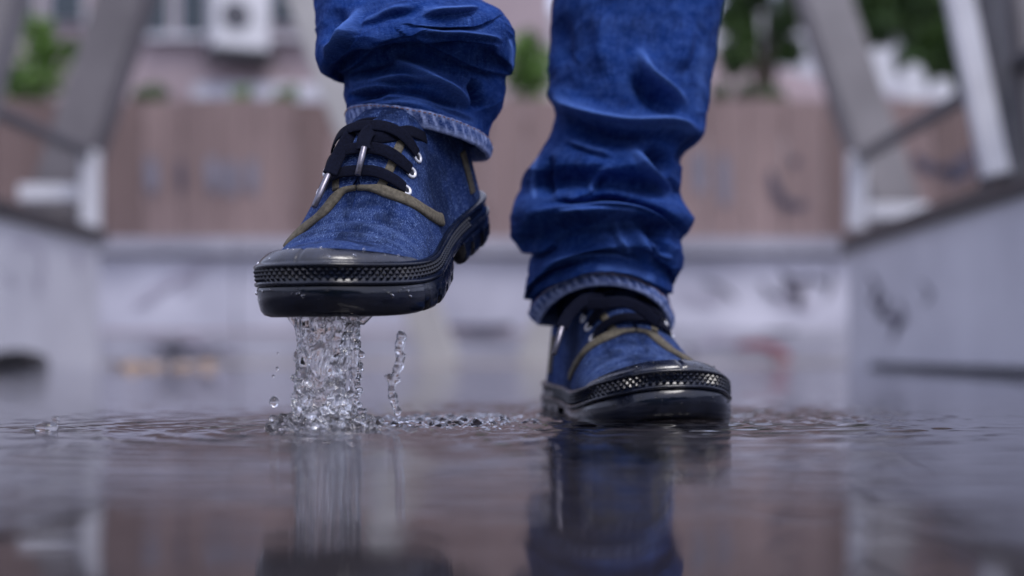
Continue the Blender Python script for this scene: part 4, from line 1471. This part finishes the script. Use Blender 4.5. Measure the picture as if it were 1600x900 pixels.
v, n_, f = remeshed(streak_build, 0.0008, 3)
for i in range(len(v)):
    p = v[i]
    v[i] = p + n_[i] * noise.fractal((p[0] * 150, p[1] * 150, p[2] * 110), 1.0, 2.0, 2) * 0.0012
cb = Vector((v[:, 0].mean(), v[:, 1].mean(), 0.0))
o_ = mesh('water_streak', v - np.array(cb), f, M['splash'], None, True)
o_.location = cb
tag(o_, 'thin broken thread of water standing up to the right of the main column', 'splash')


def sheet_build(bm):
    random.seed(9)
    for (x, y) in [(548, 505), (552, 520), (556, 535), (551, 548), (558, 560), (560, 575), (557, 590), (562, 600), (558, 615), (556, 628), (552, 640), (560, 648), (566, 655)]:
        for k in range(5):
            ball(bm, W(x + random.gauss(0, 4), y + random.gauss(0, 6), 1.03 + random.gauss(0, .004)), random.uniform(.0012, .0030))
    strand(bm, [W(562, 500, 1.03), W(556, 540, 1.03), W(560, 590, 1.03), W(556, 640, 1.03), W(560, 660, 1.03)], .0013, .0020, 90, .0006)
    strand(bm, [W(550, 505, 1.03), W(549, 560, 1.03), W(550, 610, 1.03), W(548, 655, 1.03)], .0013, .0020, 90, .0006)


v, n_, f = remeshed(sheet_build, 0.0008, 2)
cb = Vector((v[:, 0].mean(), v[:, 1].mean(), 0.0))
o_ = mesh('water_strand', v - np.array(cb), f, M['splash'], None, True)
o_.location = cb
tag(o_, 'broken beaded strands of water just behind the right side of the main column', 'splash')

DROPS = [(428, 628, .96, .0033, 'largest round water drop hanging in the air left of the column'),
         (433, 576, .965, .0012, 'tiny water drop in the air halfway up left of the column'),
         (427, 588, .965, .0010, 'tiny lower water drop in the air left of the column'),
         (434, 552, .965, .0007, 'topmost tiny water drop in the air left of the column')]
for px_, py_, d_, r_, lab in DROPS:
    bm = bmesh.new(); bmesh.ops.create_icosphere(bm, subdivisions=3, radius=1)
    for vv_ in bm.verts: vv_.co = Vector((vv_.co.x * r_, vv_.co.y * r_, vv_.co.z * r_ * (1.18 + 0.1 * vv_.co.x)))
    me = bpy.data.meshes.new('water_drop'); bm.to_mesh(me); bm.free()
    me.materials.append(M['splash']); me.polygons.foreach_set('use_smooth', [True] * len(me.polygons))
    o_ = bpy.data.objects.new('water_drop', me); COL.objects.link(o_); o_.location = W(px_, py_, d_)
    tag(o_, lab, 'drop', 'water drops in the air')
# two beads skipping on the surface at the left
for px_, py_, d_, r_, sx_, lab in [(73, 673, .972, .0066, 1.25, 'dark bead of water sitting on the surface at the far left'), (88, 653, 1.13, .003, 1.2, 'small bead of water on the surface behind the larger left bead')]:
    bm = bmesh.new(); bmesh.ops.create_icosphere(bm, subdivisions=3, radius=1)
    for vv_ in bm.verts:
        k = noise.noise(vv_.co * 1.7) * 0.16
        vv_.co = Vector((vv_.co.x * r_ * sx_ * (1 + k), vv_.co.y * r_, vv_.co.z * r_ * 0.62 * (1 + k)))
    me = bpy.data.meshes.new('water_bead'); bm.to_mesh(me); bm.free()
    me.materials.append(M['splash']); me.polygons.foreach_set('use_smooth', [True] * len(me.polygons))
    o_ = bpy.data.objects.new('water_bead', me); COL.objects.link(o_)
    p = W(px_, py_, d_); o_.location = (p.x, p.y, r_ * 0.3)
    tag(o_, lab, 'drop', 'beads of water on the surface')
